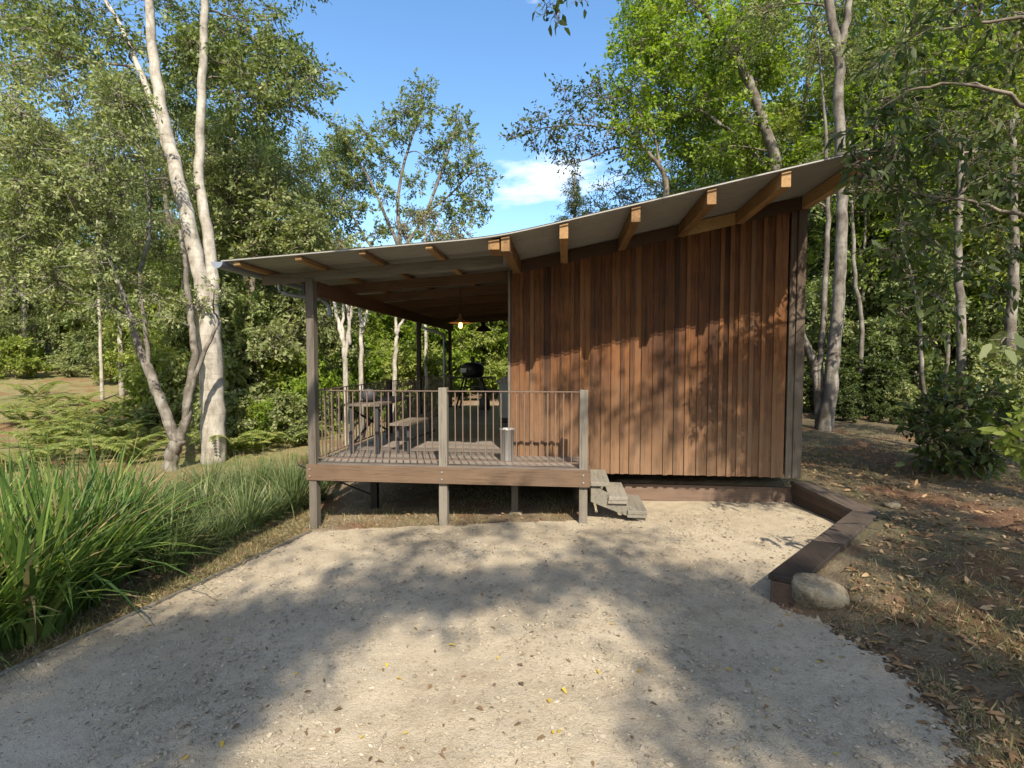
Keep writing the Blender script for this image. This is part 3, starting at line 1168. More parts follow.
# ------------------------------------------------------------------ things on the deck
t_ = empty('dining_table', (-2.95, 8.0, DZ), 'long narrow weathered table beside the left railing of the deck', 'table')
tx0, tx1, ty0, ty1 = -3.27, -2.72, 7.25, 8.95
m = MB()
for i in range(4):
    w = (tx1 - tx0) / 4
    m.box((tx0 + i * w, ty0, 1.515), (tx0 + (i + 1) * w - .004, ty1, 1.55))
m.build('tabletop', M['table'], t_, bevel=.003)
for x in (tx0 + .1, tx1 - .06):
    for y in (ty0 + .06, ty1 - .1):
        m = MB()
        m.box((x - .025, y - .025, DZ), (x + .025, y + .025, 1.512))
        m.build('leg', M['potdark'], t_)
m = MB()
m.bar((tx0 + .1, ty0 + .1, .95), (tx0 + .1, ty1 - .12, 1.45), .02, .03)
m.build('brace', M['darkmetal'], t_)
m = MB()
m.bar((tx0 + .1, ty0 + .1, 1.45), (tx0 + .1, ty1 - .12, .95), .02, .03)
m.build('brace', M['darkmetal'], t_)

b_ = empty('bench', (-2.35, 8.2, DZ), 'narrow timber bench standing along the table on the deck', 'bench')
m = MB()
for i in range(2):
    m.bar((-2.52 + i * .155, 7.3, 1.245), (-2.40 + i * .155, 9.0, 1.245), .15, .035)
m.build('seat', M['table'], b_, bevel=.003)
for x, y in ((-2.50, 7.4), (-2.33, 7.4), (-2.40, 8.9), (-2.25, 8.9)):
    m = MB()
    m.box((x - .02, y - .02, DZ), (x + .02, y + .02, 1.226))
    m.build('leg', M['potdark'], b_)
m = MB()
m.bar((-2.42, 7.42, .95), (-2.32, 8.88, .95), .03, .03)
m.build('stretcher', M['potdark'], b_)

pc = (-3.02, 7.62, 1.551)
pt = MB()
pt.lathe(pc, [(0, .0), (.06, 0), (.10, .04), (.125, .10), (.115, .16), (.085, .19), (.09, .205), (.075, .205), (.07, .18), (0, .17)], 22)
tag(pt.build('pot', M['potdark'], None, True), 'round charcoal pot standing on the table by the railing', 'pot')

# stand-mounted barbecue oven at the far end of the deck
oc = atz(473, 409, DZ)
ov = empty('barbecue', (oc[0], oc[1], DZ), 'black domed barbecue oven with chimney on a legged stand at far end of deck', 'barbecue')
m = MB()
m.box((oc[0] - .62, oc[1] - .3, DZ + .88), (oc[0] + .62, oc[1] + .3, DZ + .92))
m.build('shelf', M['darkmetal'], ov, bevel=.004)
m = MB()
m.lathe((oc[0], oc[1], DZ + .92), [(0, 0), (.24, 0), (.30, .05), (.32, .14), (.325, .19)], 28)
bw = m.build('bowl', M['darkmetal'], ov, True)
m = MB()
m.lathe((oc[0], oc[1], DZ + 1.115), [(.335, 0), (.335, .03), (.31, .13), (.24, .19), (.12, .22), (0, .225)], 28)
ld = m.build('lid', M['darkmetal'], ov, True)
m = MB()
m.tube([(oc[0], oc[1], DZ + 1.33), (oc[0], oc[1], DZ + 1.5)], [.055, .06], 14)
m.build('chimney', M['darkmetal'], ld)
m = MB()
m.box((oc[0] - .30, oc[1] - .36, DZ + 1.05), (oc[0] - .12, oc[1] - .335, DZ + 1.17))
m.build('handle', M['galv'], ld)
for sx_ in (-1, 1):
    for sy_ in (-1, 1):
        m = MB()
        m.bar((oc[0] + sx_ * .44, oc[1] + sy_ * .3, DZ), (oc[0] + sx_ * .22, oc[1] + sy_ * .2, DZ + .9), .045, .045)
        m.build('leg', M['darkmetal'], ov)
m = MB()
m.box((oc[0] - .4, oc[1] - .24, DZ + .26), (oc[0] + .4, oc[1] + .24, DZ + .285))
m.build('shelf', M['darkmetal'], ov)
m = MB()
m.box((oc[0] - .3, oc[1] - .22, DZ + .6), (oc[0] + .3, oc[1] + .22, DZ + .64))
m.build('shelf', M['darkmetal'], ov)
gb = MB()
gp = atz(484, 410, DZ)
gb.lathe((gp[0], gp[1] + .1, DZ), [(0, 0), (.13, 0), (.155, .03), (.155, .26), (.10, .34), (.05, .36), (.05, .40), (0, .40)], 18)
tag(gb.build('gas_bottle', M['potdark'], None, True), 'dark gas bottle standing on the deck under the barbecue', 'gas bottle')

# grey cupboard with a sloping ribbed lid against the cabin wall
cy = 11.2
cbx0 = atY(498, 400, cy)[0]
cb = empty('cupboard', (-1.15, cy, DZ), 'grey storage cupboard with sloping ribbed metal lid on the deck by the wall', 'cupboard')
m = MB()
m.box((cbx0 + .02, cy, DZ + .12), (-.81, cy + 1.0, DZ + .88))
m.build('body', M['greygreen'], cb)
m = MB()
m.box((cbx0 + .06, cy + .02, DZ), (-.83, cy + .98, DZ + .118))
m.build('plinth', M['darkmetal'], cb)
m = MB()
m.box((cbx0 + .015, cy - .012, DZ + .88), (-.81, cy - .001, DZ + .93))
m.build('trim', M['greygreen'], cb)
m = MB()
vs, fs = [], []
nr = 44
for i in range(nr):
    y = cy - .06 + 1.12 * i / (nr - 1)
    zz = .012 * math.cos(i * math.pi / 2)
    vs += [(cbx0 - .04, y, DZ + .93 + zz), (-.81, y, DZ + 1.30 + zz)]
for i in range(nr - 1):
    fs.append((2 * i, 2 * i + 1, 2 * i + 3, 2 * i + 2))
vs += [(cbx0 - .04, cy - .06, DZ + .90), (-.81, cy - .06, DZ + .90), (-.81, cy - .06, DZ + 1.30), (cbx0 - .04, cy - .06, DZ + .93)]
k = 2 * nr
fs.append((k, k + 1, k + 2, k + 3))
m.add(vs, fs, .5)
m.build('lid', M['roof'], cb)
for i in range(9):                             # ribs on the lid's end
    m = MB()
    xx = cbx0 - .02 + (-.83 - cbx0) * i / 8.0
    zt = DZ + .93 + .37 * (xx - cbx0 + .04) / (-.81 - cbx0 + .04)
    m.box((xx - .012, cy - .075, DZ + .905), (xx + .012, cy - .061, zt))
    m.build('rib', M['galv'], cb)

# galvanised bin behind the railing
bp = atz(506, 463, DZ)
gbn = MB()
gbn.lathe((bp[0], bp[1] + .12, DZ), [(0, 0), (.08, 0), (.085, .01), (.098, .44), (.108, .445), (.108, .455), (.092, .455), (.082, .05), (0, .04)], 24)
bn = gbn.build('bin', M['galv'], None, True)
tag(bn, 'slim galvanised metal bin on the deck behind the front railing', 'bin')
# pendant lamps under the verandah roof
for px, py, d, r, lit in ((460.5, 323, 8.9, .20, True), (483.5, 331, 12.6, .20, False)):
    c = atD(px, py, d)
    if lit:
        lp = empty('pendant_lamp', c, 'wide flat bronze pendant lamp with glowing bulb under the verandah roof', 'lamp', 'pendant lamps under the verandah roof')
        prof = [(r, -.0), (r * .92, .012), (r * .4, .045), (.035, .085), (.022, .16), (0, .165)]
    else:
        lp = empty('pendant_lamp', c, 'dark bell-shaped unlit pendant lamp further back under the verandah roof', 'lamp', 'pendant lamps under the verandah roof')
        prof = [(r, -.0), (r * .95, .03), (r * .6, .10), (.06, .13), (.05, .21), (0, .22)]
    m = MB()
    m.lathe(c, prof, 26)
    m.build('lamp_shade', M['copper' if lit else 'lampshade'], lp, True)
    m = MB()
    if lit:
        pl = bpy.data.lights.new('bulb_glow', 'POINT')
        pl.energy, pl.color, pl.shadow_soft_size = 1.4, (1.0, .62, .28), .04
        plo = bpy.data.objects.new('bulb_glow', pl)
        COL.objects.link(plo)
        plo.location = (c[0], c[1], c[2] - .12)
    zr = roofz(c[0]) - .06
    m.tube([(c[0], c[1], c[2] + .15), (c[0], c[1], zr)], [.006, .006], 6)
    m.build('cord', M['darkmetal'], lp)
    m = MB()
    m.lathe((c[0], c[1], c[2] - .05), [(0, -.045), (.03, -.02), (.036, .01), (.025, .05), (0, .06)], 14)
    m.build('bulb', M['bulb'] if lit else M['galv'], lp, True)


# ------------------------------------------------------------------ trees
def leaf_cloud(P0, D0, L, wr, droop, six, rndv, mat, name):
    n = len(P0)
    D = norm(D0) * .7 + RNG.normal(size=(n, 3)) * .55 + np.array((0, 0, -droop))
    ln = L * (.65 + .7 * RNG.random(n))
    wd = ln * wr * (.8 + .4 * RNG.random(n))
    if six:
        return raw_mesh(name, leaf_verts(P0, D, ln, wd), 6, mat, rndv)
    return raw_mesh(name, diamond_verts(P0, D, ln, wd), 4, mat, rndv)


def tree(name, label, cat, stems, clumps, leaf, bark, group=None, L=.09, wr=.4, droop=.35, dens=1.0, six=False, twig_r=.012, branch_r=.05, lspread=.085, spray=1.5, base=None, twig_mat='bark_brown'):
    """stems: [(points, radii)]; clumps: [(centre, radius, number of leaves)]"""
    base = np.array(stems[0][0][0] if base is None else base, float)
    root = empty(name, base, label, cat, group)
    tb = MB()
    bb_ = MB()
    nodes = []
    for pts, rad in stems:
        P, rr = smooth_path(pts, rad, 6, .012)
        tb.tube(P, rr, 12 if rad[0] > .06 else 7, random.random())
        for q, r in zip(P, rr):
            nodes.append((q, r))
    NP = [q for q, _ in nodes]
    NR = [r for _, r in nodes]
    LP, LD, LR = [], [], []
    cl = [(np.array(c, float), r, n) for c, r, n in clumps]
    arr = np.array(NP)
    cl.sort(key=lambda k: np.min(np.linalg.norm(arr - k[0], axis=1)))
    for c, r, n in cl:
        arr = np.array(NP)
        dv = c - arr
        d = np.linalg.norm(dv, axis=1) + 1.2 * np.maximum(0, -dv[:, 2] + .15)
        i = int(np.argmin(d))
        q, qr = arr[i], NR[i]
        br = min(qr * .75, branch_r * (.5 + .12 * np.linalg.norm(c - q)))
        mid = q * .5 + c * .5 + RNG.normal(size=3) * .10 * np.linalg.norm(c - q) + np.array((0, 0, .06 * np.linalg.norm(c - q)))
        P, rr = smooth_path([q, mid, c], [br, br * .7, br * .35], 4, .01)
        bb_.tube(P, rr, 6, random.random(), False)
        for a, b in zip(P[2:], rr[2:]):
            NP.append(a)
            NR.append(b)
        k = max(4, int(7 * spray + r * 8 * spray))
        dirs = norm(RNG.normal(size=(k, 3)) * np.array((1, 1, .75)) + np.array((0, 0, .12)))
        lens = r * (.55 + .5 * RNG.random(k))
        off = RNG.normal(size=(k, 3)) * r * .18
        cr_ = RNG.random()
        per = max(1, int(n * dens / k))
        for j in range(k):
            s0 = c + off[j]
            tip = s0 + dirs[j] * lens[j] + np.array((0, 0, -.12 * lens[j]))
            bb_.tube([s0, (s0 + tip) / 2 + RNG.normal(size=3) * .05 * r, tip], [twig_r, twig_r * .7, twig_r * .3], 3, random.random(), False)
            t = .30 + .75 * RNG.random(per) ** .6
            pp = s0 + (tip - s0) * t[:, None] + RNG.normal(size=(per, 3)) * (lspread * r)
            LP.append(pp)
            LD.append(np.repeat(dirs[j][None], per, 0) + norm(pp - s0) * .4)
            LR.append(np.clip(.2 * cr_ + .35 * RNG.random() + .45 * RNG.random(per), 0, 1))
    nf = len(tb.f)
    o_ = len(tb.v)
    tb.v += bb_.v
    tb.r += bb_.r
    tb.f += [tuple(i + o_ for i in f) for f in bb_.f]
    to = tb.build('trunk', bark, root, True)
    to.data.materials.append(M[twig_mat])
    mi = np.zeros(len(tb.f), dtype=np.int32)
    mi[nf:] = 1
    to.data.polygons.foreach_set('material_index', mi)
    me = leaf_cloud(np.concatenate(LP), np.concatenate(LD), L, wr, droop, six, np.concatenate(LR), leaf, 'crown')
    o = bpy.data.objects.new('crown', me)
    COL.objects.link(o)
    o.parent = root
    o.matrix_parent_inverse = Matrix.Translation(root.location).inverted()
    return root


def copy_tree(root, loc, rz, sc_, label=None, group=None):
    c = root.copy()
    COL.objects.link(c)
    c.location = loc
    c.rotation_euler = (0, 0, rz)
    c.scale = sc_ if isinstance(sc_, tuple) else (sc_,) * 3
    if label:
        c['label'] = label
    if group:
        c['group'] = group
    for ch in root.children:
        d = ch.copy()
        COL.objects.link(d)
        d.parent = c
    return c


def px_path(pts, d):
    """picture points to a path at distance d (a third entry gives a distance of its own)"""
    return [atD(p[0], p[1], p[2] if len(p) > 2 else d) for p in pts]


def clumps_px(lst, d, dj, rpx, n):
    out = []
    for it in lst:
        x, y = it[0], it[1]
        r = (it[2] if len(it) > 2 else rpx)
        dd = d + RNG.uniform(-dj, dj)
        out.append((atD(x, y, dd), r * dd / F, int(n * (r / rpx) ** 2)))
    return out


def fill(cx, cy, rx, ry, k):
    a = RNG.random(k) * 6.28
    q = np.sqrt(RNG.random(k))
    return [(cx + rx * q[i] * math.cos(a[i]), cy + ry * q[i] * math.sin(a[i])) for i in range(k)]


def rooted(p):
    p = np.array(p, float)
    p[2] = h1(p[0], p[1]) - .12
    return p


# --- tall pale twin-stemmed tree left of the cabin
D1 = 11.3
b0 = on_ground(214, 462)
D1 = float((b0 - EYE) @ FW)
b0 = rooted(b0)
f1 = px_path([(213, 400), (209, 340), (207, 305)], D1)
sL = px_path([(207, 305), (197, 262, D1 - .1), (183, 200, D1 - .2), (168, 140), (158, 90), (151, 30), (147, -60), (140, -150)], D1)
sR = px_path([(209, 320), (213, 285), (208, 235, D1 + .2), (199, 175, D1 + .3), (201, 110, D1 + .3), (204, 40, D1 + .2), (206, -60), (203, -150)], D1)
sB = px_path([(178, 182), (160, 130, D1 + .3), (142, 75, D1 + .6), (120, 25, D1 + .8), (95, -20, D1 + 1), (80, -80, D1 + 1.2)], D1)
sC = px_path([(199, 165, D1 + .3), (222, 95, D1 + .6), (250, 90, D1 + .8), (280, 92, D1 + 1)], D1)
cl = clumps_px(fill(265, 80, 58, 38, 15) + fill(225, 35, 60, 45, 12) + [(312, 78, 28), (325, 92, 18), (300, 60, 25)] + fill(120, 30, 110, 55, 18) + fill(30, 25, 60, 60, 10) + fill(200, -70, 190, 60, 14), D1 + 1.6, 1.2, 32, 430)
tree('pale_trunked_tree', 'tall pale-trunked tree forking into two long stems beside the left eave', 'tree',
     [([b0] + f1, [.275, .255, .265, .25]), (sL, [.19, .175, .155, .14, .125, .10, .08, .05]), (sR, [.15, .14, .125, .11, .10, .09, .07, .04]), (sB, [.085, .075, .065, .05, .04, .025])],
     cl, M['leaf_olive'], M['bark_pale'], L=.115, wr=.5, droop=.35)

# --- V-shaped tree in front of it, greyish crown
b0 = on_ground(171, 470)
D2 = float((b0 - EYE) @ FW)
b0 = rooted(b0)
tr0 = px_path([(172, 455), (178, 440)], D2)
v1 = px_path([(178, 442), (163, 408), (150, 372), (138, 345), (125, 300, D2 - .1), (100, 240, D2 - .2), (70, 190, D2 - .4), (40, 150, D2 - .5)], D2)
v1b = px_path([(150, 372), (146, 330), (140, 280, D2 + .2), (150, 220, D2 + .4), (140, 150, D2 + .5)], D2)
v2 = px_path([(178, 442), (186, 420), (190, 385, D2 + .1), (194, 345, D2 + .2), (188, 290, D2 + .3), (180, 230, D2 + .4)], D2)
v2b = px_path([(184, 425), (193, 385, D2 - .1), (205, 350, D2 - .1), (220, 320)], D2)
cl = clumps_px(fill(70, 140, 80, 70, 34) + fill(50, 230, 70, 65, 26) + fill(0, 180, 40, 110, 14) + fill(150, 150, 60, 60, 14) + fill(150, 250, 60, 40, 10) + [(180, 300, 20), (155, 300, 20), (200, 305, 18), (215, 290, 18), (135, 318, 16), (170, 318, 15), (105, 300, 24), (20, 300, 26), (60, 300, 24)], D2 - .5, 1.0, 28, 400)
cl = [((EYE + (c - EYE) * (1 + 2.6 / D2)) if (abs(((c - EYE) @ RT) / ((c - EYE) @ FW) * F + 512 - 180) < 48 and ((c - EYE) @ UP) / ((c - EYE) @ FW) * F > 100) else c, r, n) for c, r, n in cl]
tree('forked_tree', 'mottled V-forked tree with drooping grey-green crown left of the tall pale trunk', 'tree',
     [([b0] + tr0, [.155, .14, .145]), (v1, [.12, .11, .10, .085, .06, .042, .028, .015]), (v1b, [.05, .05, .045, .035, .02]), (v2, [.11, .10, .09, .075, .06, .03]), (v2b, [.06, .055, .045, .03])],
     cl, M['leaf_grey'], M['bark_grey'], L=.088, wr=.42, droop=.5, twig_mat='bark_grey')

# --- rounder tree behind, over the left eave
cl = clumps_px(fill(275, 200, 58, 42, 20) + fill(230, 190, 35, 40, 8) + fill(290, 250, 50, 25, 9) + fill(225, 250, 40, 40, 9) + fill(280, 310, 40, 50, 12) + fill(250, 160, 60, 30, 8), 15.5, 1.4, 26, 420)
bb = rooted(atD(258, 430, 15.5))
tree('bushy_tree', 'round-crowned mid-green tree rising behind the left eave of the roof', 'tree',
     [([bb] + px_path([(256, 380), (252, 300), (258, 240), (270, 190)], 15.5), [.13, .12, .10, .07, .04]), (px_path([(252, 300), (235, 240), (225, 190)], 15.5), [.08, .06, .03])],
     cl, M['leaf_grey'], M['bark_brown'], L=.13, wr=.48, droop=.3)

# --- slender open-crowned tree standing against the sky behind the verandah
D4 = 23.
bb = rooted(atD(405, 380, D4))
st4 = [([bb] + px_path([(402, 300), (400, 240), (398, 200), (405, 160), (418, 120), (424, 92)], D4), [.17, .13, .10, .075, .06, .04, .02]),
       (px_path([(400, 250), (385, 215), (372, 185), (355, 155), (342, 135)], D4), [.09, .07, .06, .04, .02]),
       (px_path([(400, 255), (425, 215), (440, 175), (452, 140), (458, 120)], D4), [.09, .07, .06, .04, .02]),
       (px_path([(425, 215), (455, 190), (478, 165)], D4), [.05, .04, .02]),
       (px_path([(395, 270), (370, 245), (352, 215), (338, 190)], D4), [.08, .06, .04, .02])]
cl = clumps_px([(424, 90), (415, 100), (405, 108), (430, 108), (395, 118), (383, 128), (420, 125), (365, 132), (350, 138), (340, 130), (345, 152), (362, 155), (335, 165), (378, 150), (342, 178),
                (355, 185), (458, 118), (465, 130), (452, 140), (440, 150), (470, 150), (478, 165), (462, 165), (485, 180), (448, 175), (480, 200), (465, 195), (470, 215), (400, 140), (388, 165),
                (370, 178), (345, 205), (360, 210), (335, 215), (428, 160), (415, 185), (445, 205), (455, 222), (430, 235), (400, 230), (375, 232), (350, 232), (412, 212), (385, 195), (488, 212, 9)], D4, 1.2, 15.5, 340)
tree('open_crowned_tree', 'slender tree with airy open crown against blue sky behind the verandah roof', 'tree', st4, cl, M['leaf_olive'], M['bark_grey'], L=.165, wr=.42, droop=.3, twig_r=.016, branch_r=.045)

# --- low twiggy pale tree in front of it
cl = clumps_px(fill(420, 235, 40, 26, 14) + fill(345, 250, 25, 25, 6) + fill(455, 250, 25, 18, 5), 20, 1, 16, 100)
bb = rooted(atD(418, 400, 20))
tree('twiggy_tree', 'low pale twiggy tree just showing above the verandah roof', 'tree',
     [([bb] + px_path([(418, 320), (412, 260), (405, 225)], 20), [.10, .08, .06, .03]), (px_path([(416, 300), (432, 250), (440, 220)], 20), [.06, .05, .02]), (px_path([(416, 300), (425, 240), (422, 212)], 20), [.05, .04, .02])],
     cl, M['leaf_lime'], M['bark_pale'], L=.11, wr=.3, droop=.2, twig_r=.022)

# --- the dark sparse tree reaching left over the roof
D7 = 17.
bb = rooted(atD(668, 420, D7))
st7 = [([bb] + px_path([(667, 300), (664, 220), (666, 190), (662, 170), (645, 150), (622, 128), (598, 108)], D7), [.17, .14, .12, .10, .08, .06, .04, .02]),
       (px_path([(660, 168), (655, 140), (640, 115), (622, 100), (605, 95)], D7), [.05, .04, .035, .025, .015]),
       (px_path([(645, 150), (615, 148), (590, 158), (568, 165)], D7), [.045, .035, .025, .015]),
       (px_path([(622, 130), (580, 125), (545, 128), (512, 138)], D7), [.035, .03, .02, .012])]
cl = clumps_px([(512, 136, 12), (530, 130), (540, 118), (556, 128), (570, 115), (575, 135), (590, 120), (565, 92), (585, 95), (600, 100), (615, 108), (560, 150), (590, 150), (570, 162), (605, 140), (630, 115), (550, 140), (620, 155, 11), (535, 146, 9), (596, 84, 10)], D7, .8, 15, 110)
tree('sparse_tree', 'dark sparse-leaved tree leaning left over the middle of the roof', 'tree', st7, cl, M['leaf_dark'], M['bark_brown'], L=.16, wr=.42, droop=.3, twig_r=.014, branch_r=.04, lspread=.2)

# --- little conifer and a pale bush behind the roof
D8 = 32.
cl = clumps_px([(575, 178, 8), (574, 190, 10), (570, 200, 13), (580, 205, 13), (572, 215, 15), (584, 220, 14), (575, 235, 16), (566, 225, 12), (575, 184, 8), (577, 197, 12)], D8, .5, 12, 600)
bb = rooted(atD(575, 420, D8))
tree('conifer', 'small dark conical tree peeping above the middle of the roof', 'tree', [([bb] + px_path([(575, 300), (575, 175)], D8), [.2, .15, .03])], cl, M['leaf_dark'], M['bark_brown'], L=.16, wr=.22, droop=.1)
cl = clumps_px(fill(605, 205, 25, 22, 10) + fill(640, 185, 25, 30, 12) + [(595, 225, 18), (650, 215, 20), (620, 230, 20)], 22, .8, 15, 150)
bb = rooted(atD(628, 420, 22))
tree('pale_tree', 'pale grey-green tree between the conifer and the sparse dark tree', 'tree', [([bb] + px_path([(628, 300), (625, 210)], 22), [.15, .12, .04])], cl, M['leaf_grey'], M['bark_grey'], L=.12, wr=.4, droop=.2, twig_r=.018)

# --- bright green tree filling the sky right of centre
D5 = 17.
st5 = [([rooted(atD(792, 430, D5))] + px_path([(788, 300), (778, 175), (764, 125), (748, 80), (725, 40), (700, 5), (680, -40)], D5), [.2, .19, .17, .155, .14, .12, .09, .05]),
       (px_path([(745, 75), (737, 40), (722, 5), (716, -40)], D5), [.08, .07, .05, .03]),
       (px_path([(780, 185), (740, 140), (700, 110), (660, 90)], D5 + .8), [.09, .07, .05, .03])]
cl = clumps_px(fill(690, 110, 62, 75, 34) + fill(720, 30, 90, 45, 26) + [(610, 90, 20), (620, 60, 24), (640, 40, 26), (606, 100, 14), (630, 130, 20), (640, 20, 26)] + fill(660, 15, 40, 40, 10) + fill(780, 120, 40, 70, 14) + fill(720, -60, 120, 40, 12), D5 + 1.2, 1.8, 29, 420)
tree('bright_tree', 'large leafy bright green tree with leaning grey trunk behind the roof', 'tree', st5, cl, M['leaf_bright'], M['bark_grey'], L=.14, wr=.55, droop=.35)

# --- pale tall trunks right of the cabin
D6 = 11.5
st6 = [([rooted(atD(824, 432, D6))] + px_path([(829, 400), (836, 330), (841, 260), (842, 200), (840, 130), (838, 60), (828, 0), (822, -70)], D6), [.175, .145, .13, .118, .11, .105, .10, .09, .06]),
       (px_path([(838, 60), (848, 10), (852, -60)], D6), [.08, .07, .04]),
       ([rooted(atD(818, 430, D6 + .2))] + px_path([(820, 380), (824, 300), (828, 220), (826, 140), (818, 40)], D6 + .2), [.085, .07, .06, .05, .035, .01]),
       ([rooted(atD(824, 430, D6 + .1))] + px_path([(815, 370), (802, 335), (788, 290), (780, 240)], D6 + .3), [.11, .10, .09, .08, .06])]
cl = clumps_px(fill(800, 40, 60, 50, 10) + fill(870, 20, 70, 50, 10) + fill(830, -60, 120, 50, 12) + fill(815, 180, 22, 30, 4), D6 + 1.2, 1.0, 26, 300)
tree('grey_trunked_tree', 'tall mottled grey tree with several stems just right of the cabin wall', 'tree', st6, cl, M['leaf_olive'], M['bark_grey'], L=.11, wr=.4, droop=.4)

# --- sapling in the right-hand shade
p = on_ground(931, 448)
Ds = float((p - EYE) @ FW)
cl = clumps_px([(925, 240, 26), (905, 225, 24), (940, 215, 26), (890, 250, 18), (700 + 215, 420, 10)], Ds, .4, 24, 40)
tree('sapling', 'thin mottled sapling trunk standing alone in the right-hand shade', 'sapling',
     [([rooted(p)] + px_path([(926, 420), (922, 370), (919, 320), (912, 280), (905, 255), (902, 235)], Ds), [.05, .042, .038, .036, .032, .028, .02])], cl, M['leaf_dark'], M['bark_grey'], L=.2, wr=.36, droop=.5, six=True)

# --- thin white stems in the clearing to the left
for px, py, top, w, lb in ((100, 400, 240, .055, 'thin straight white trunk in the clearing, left one of a pair'), (120, 396, 285, .085, 'thicker pale trunk standing right of the thin white one in the clearing'), (184, 400, 255, .05, 'thin white trunk glimpsed through the V of the forked tree')):
    p = on_ground(px + 2, py)
    d = float((p - EYE) @ FW)
    cl = clumps_px(fill(px, top - 45, 34, 40, 7), d, .8, 22, 160)
    tree('slim_tree', lb, 'tree', [([rooted(p)] + px_path([(px, (py + top) / 2), (px - 2, top), (px - 3, top - 70)], d), [w * 1.25, w, w * .85, w * .4])], cl, M['leaf_olive'], M['bark_pale'], L=.13, wr=.4)

# --- pale multi-stemmed trees seen through the verandah
for j, (px, d, stems_px, lb) in enumerate((
        (346, 13.6, [[(346, 430), (345, 360), (340, 330), (333, 300), (328, 270)], [(345, 362), (343, 325), (343, 290)], [(346, 358), (349, 330), (353, 300), (355, 270)], [(350, 345), (348, 310), (346, 285)]], 'pale many-stemmed tree seen between the corner post and the table'),
        (361, 14.2, [[(361, 430), (361, 370), (361, 335), (359, 300), (356, 270)], [(361, 334), (367, 310), (370, 280)]], 'white forked trunk seen over the table through the verandah'),
        (397, 15.5, [[(394, 430), (395, 370), (396, 345), (398, 330), (404, 318), (412, 300)], [(396, 335), (396, 300), (396, 270)]], 'slim pale trunk beside the dark second verandah post'),
        (426, 17., [[(426, 430), (426, 360), (425, 320), (424, 290)]], 'single white trunk seen between the second and third verandah posts'))):
    stl = []
    for k, s in enumerate(stems_px):
        P = px_path(s, d)
        if k == 0:
            P[0] = rooted(P[0])
        stl.append((P, list(np.linspace(.075 if k == 0 else .05, .03, len(P)))))
    cl = clumps_px(fill(px, 275, 24, 18, 7), d, .6, 14, 70)
    tree('pale_stemmed_tree', lb, 'tree', stl, cl, M['leaf_lime'], M['bark_pale'], L=.12, wr=.35, twig_r=.015)

# --- big-leaved tree standing off to the right whose boughs hang into view
D9 = 4.6
bb = rooted((7.4, 4.2, 0))
limb1 = [bb, bb + np.array((-.1, .1, 2.0)), atD(1090, 150, 5.0), atD(1010, 95, 4.9), atD(930, 85, 4.8), atD(880, 110, 4.9)]
limb2 = [bb + np.array((-.1, .1, 1.6)), atD(1100, 240, 5.2), atD(1020, 215, 5.2), atD(960, 200, 5.2), atD(900, 190, 5.4), atD(868, 178, 5.5)]
limb3 = [bb + np.array((-.1, .1, 2.0)), atD(1110, 20, 5.0), atD(1020, 20, 4.9), atD(940, 30, 4.9)]
cl = clumps_px([(880, 60), (905, 40), (935, 25), (965, 10), (1000, 20), (1020, 50), (930, 70), (890, 100), (915, 110), (960, 75), (985, 100), (1010, 130), (870, 130), (900, 150), (940, 140), (975, 160), (1005, 190),
                (865, 172, 18), (858, 162, 12), (885, 190), (915, 185), (950, 200), (985, 225), (1015, 250), (900, 225), (930, 240), (960, 265), (995, 285), (885, 255, 22), (910, 275), (945, 300), (900, 310, 22), (930, 340, 20)], 5.4, .8, 27, 60)
cl += clumps_px([(858, 165, 14), (868, 158, 16), (882, 165, 20), (872, 180, 16), (862, 178, 10), (890, 150, 20), (855, 150, 9)], 4.55, .15, 20, 34)
tree('overhanging_tree', 'big-leaved dark tree hanging its boughs into view from the right', 'tree',
     [(limb1[:3] + limb1[3:], [.2, .16, .03, .018, .012, .007]), (limb2, [.12, .04, .02, .014, .01, .006]), (limb3, [.12, .03, .016, .008])],
     cl, M['leaf_dark'], M['bark_brown'], L=.125, wr=.29, droop=.65, six=True, twig_r=.006, branch_r=.02, lspread=.2)

# --- sprigs at the right edge
s0 = rooted((5.2, 3.0, 0))
cl = clumps_px([(996, 346, 7), (1006, 350, 9), (1016, 346, 9), (1028, 352, 12), (1022, 330, 9), (1050, 350, 16)], 3.6, .06, 10, 7)
tree('leafy_sprig', 'sprig of drooping pale-backed leaves at the right edge above the shrub', 'sprig', [([s0, atD(1120, 420, 3.8), atD(1060, 352, 3.7), atD(1020, 340, 3.62), atD(990, 340, 3.6)], [.03, .012, .006, .004, .002])], cl, M['leaf_sprig'], M['bark_brown'], L=.13, wr=.36, droop=.75, six=True, twig_r=.002, branch_r=.003, spray=.6)
cl = clumps_px([(1018, 430, 18), (1030, 445, 22), (1025, 415, 14)], 4.6, .12, 18, 42)
s1 = on_ground(1035, 520)
tree('young_shrub', 'young shrub with glossy yellow-green leaves at the right edge', 'shrub', [([rooted(s1), atD(1032, 470, 4.6), atD(1024, 430, 4.6)], [.015, .012, .006])], cl, M['leaf_lime'], M['bark_brown'], L=.13, wr=.36, droop=.1, six=True, twig_r=.004, branch_r=.008)

# --- dark shrub under the trees at the right
p = on_ground(960, 474)
d = float((p - EYE) @ FW)
cl = clumps_px(fill(960, 425, 45, 38, 18) + [(930, 455, 20), (985, 455, 22), (950, 460, 20), (1000, 420, 20), (925, 410, 18)], d, .35, 24, 80)
tree('dark_shrub', 'rounded dark green glossy shrub at the edge of the forest floor', 'shrub', [([rooted(p), p + np.array((0, 0, .5)), p + np.array((.05, 0, 1.0))], [.04, .03, .015])], cl, M['leaf_dark'], M['bark_brown'], L=.15, wr=.42, droop=.25, six=True, twig_r=.006, branch_r=.02)


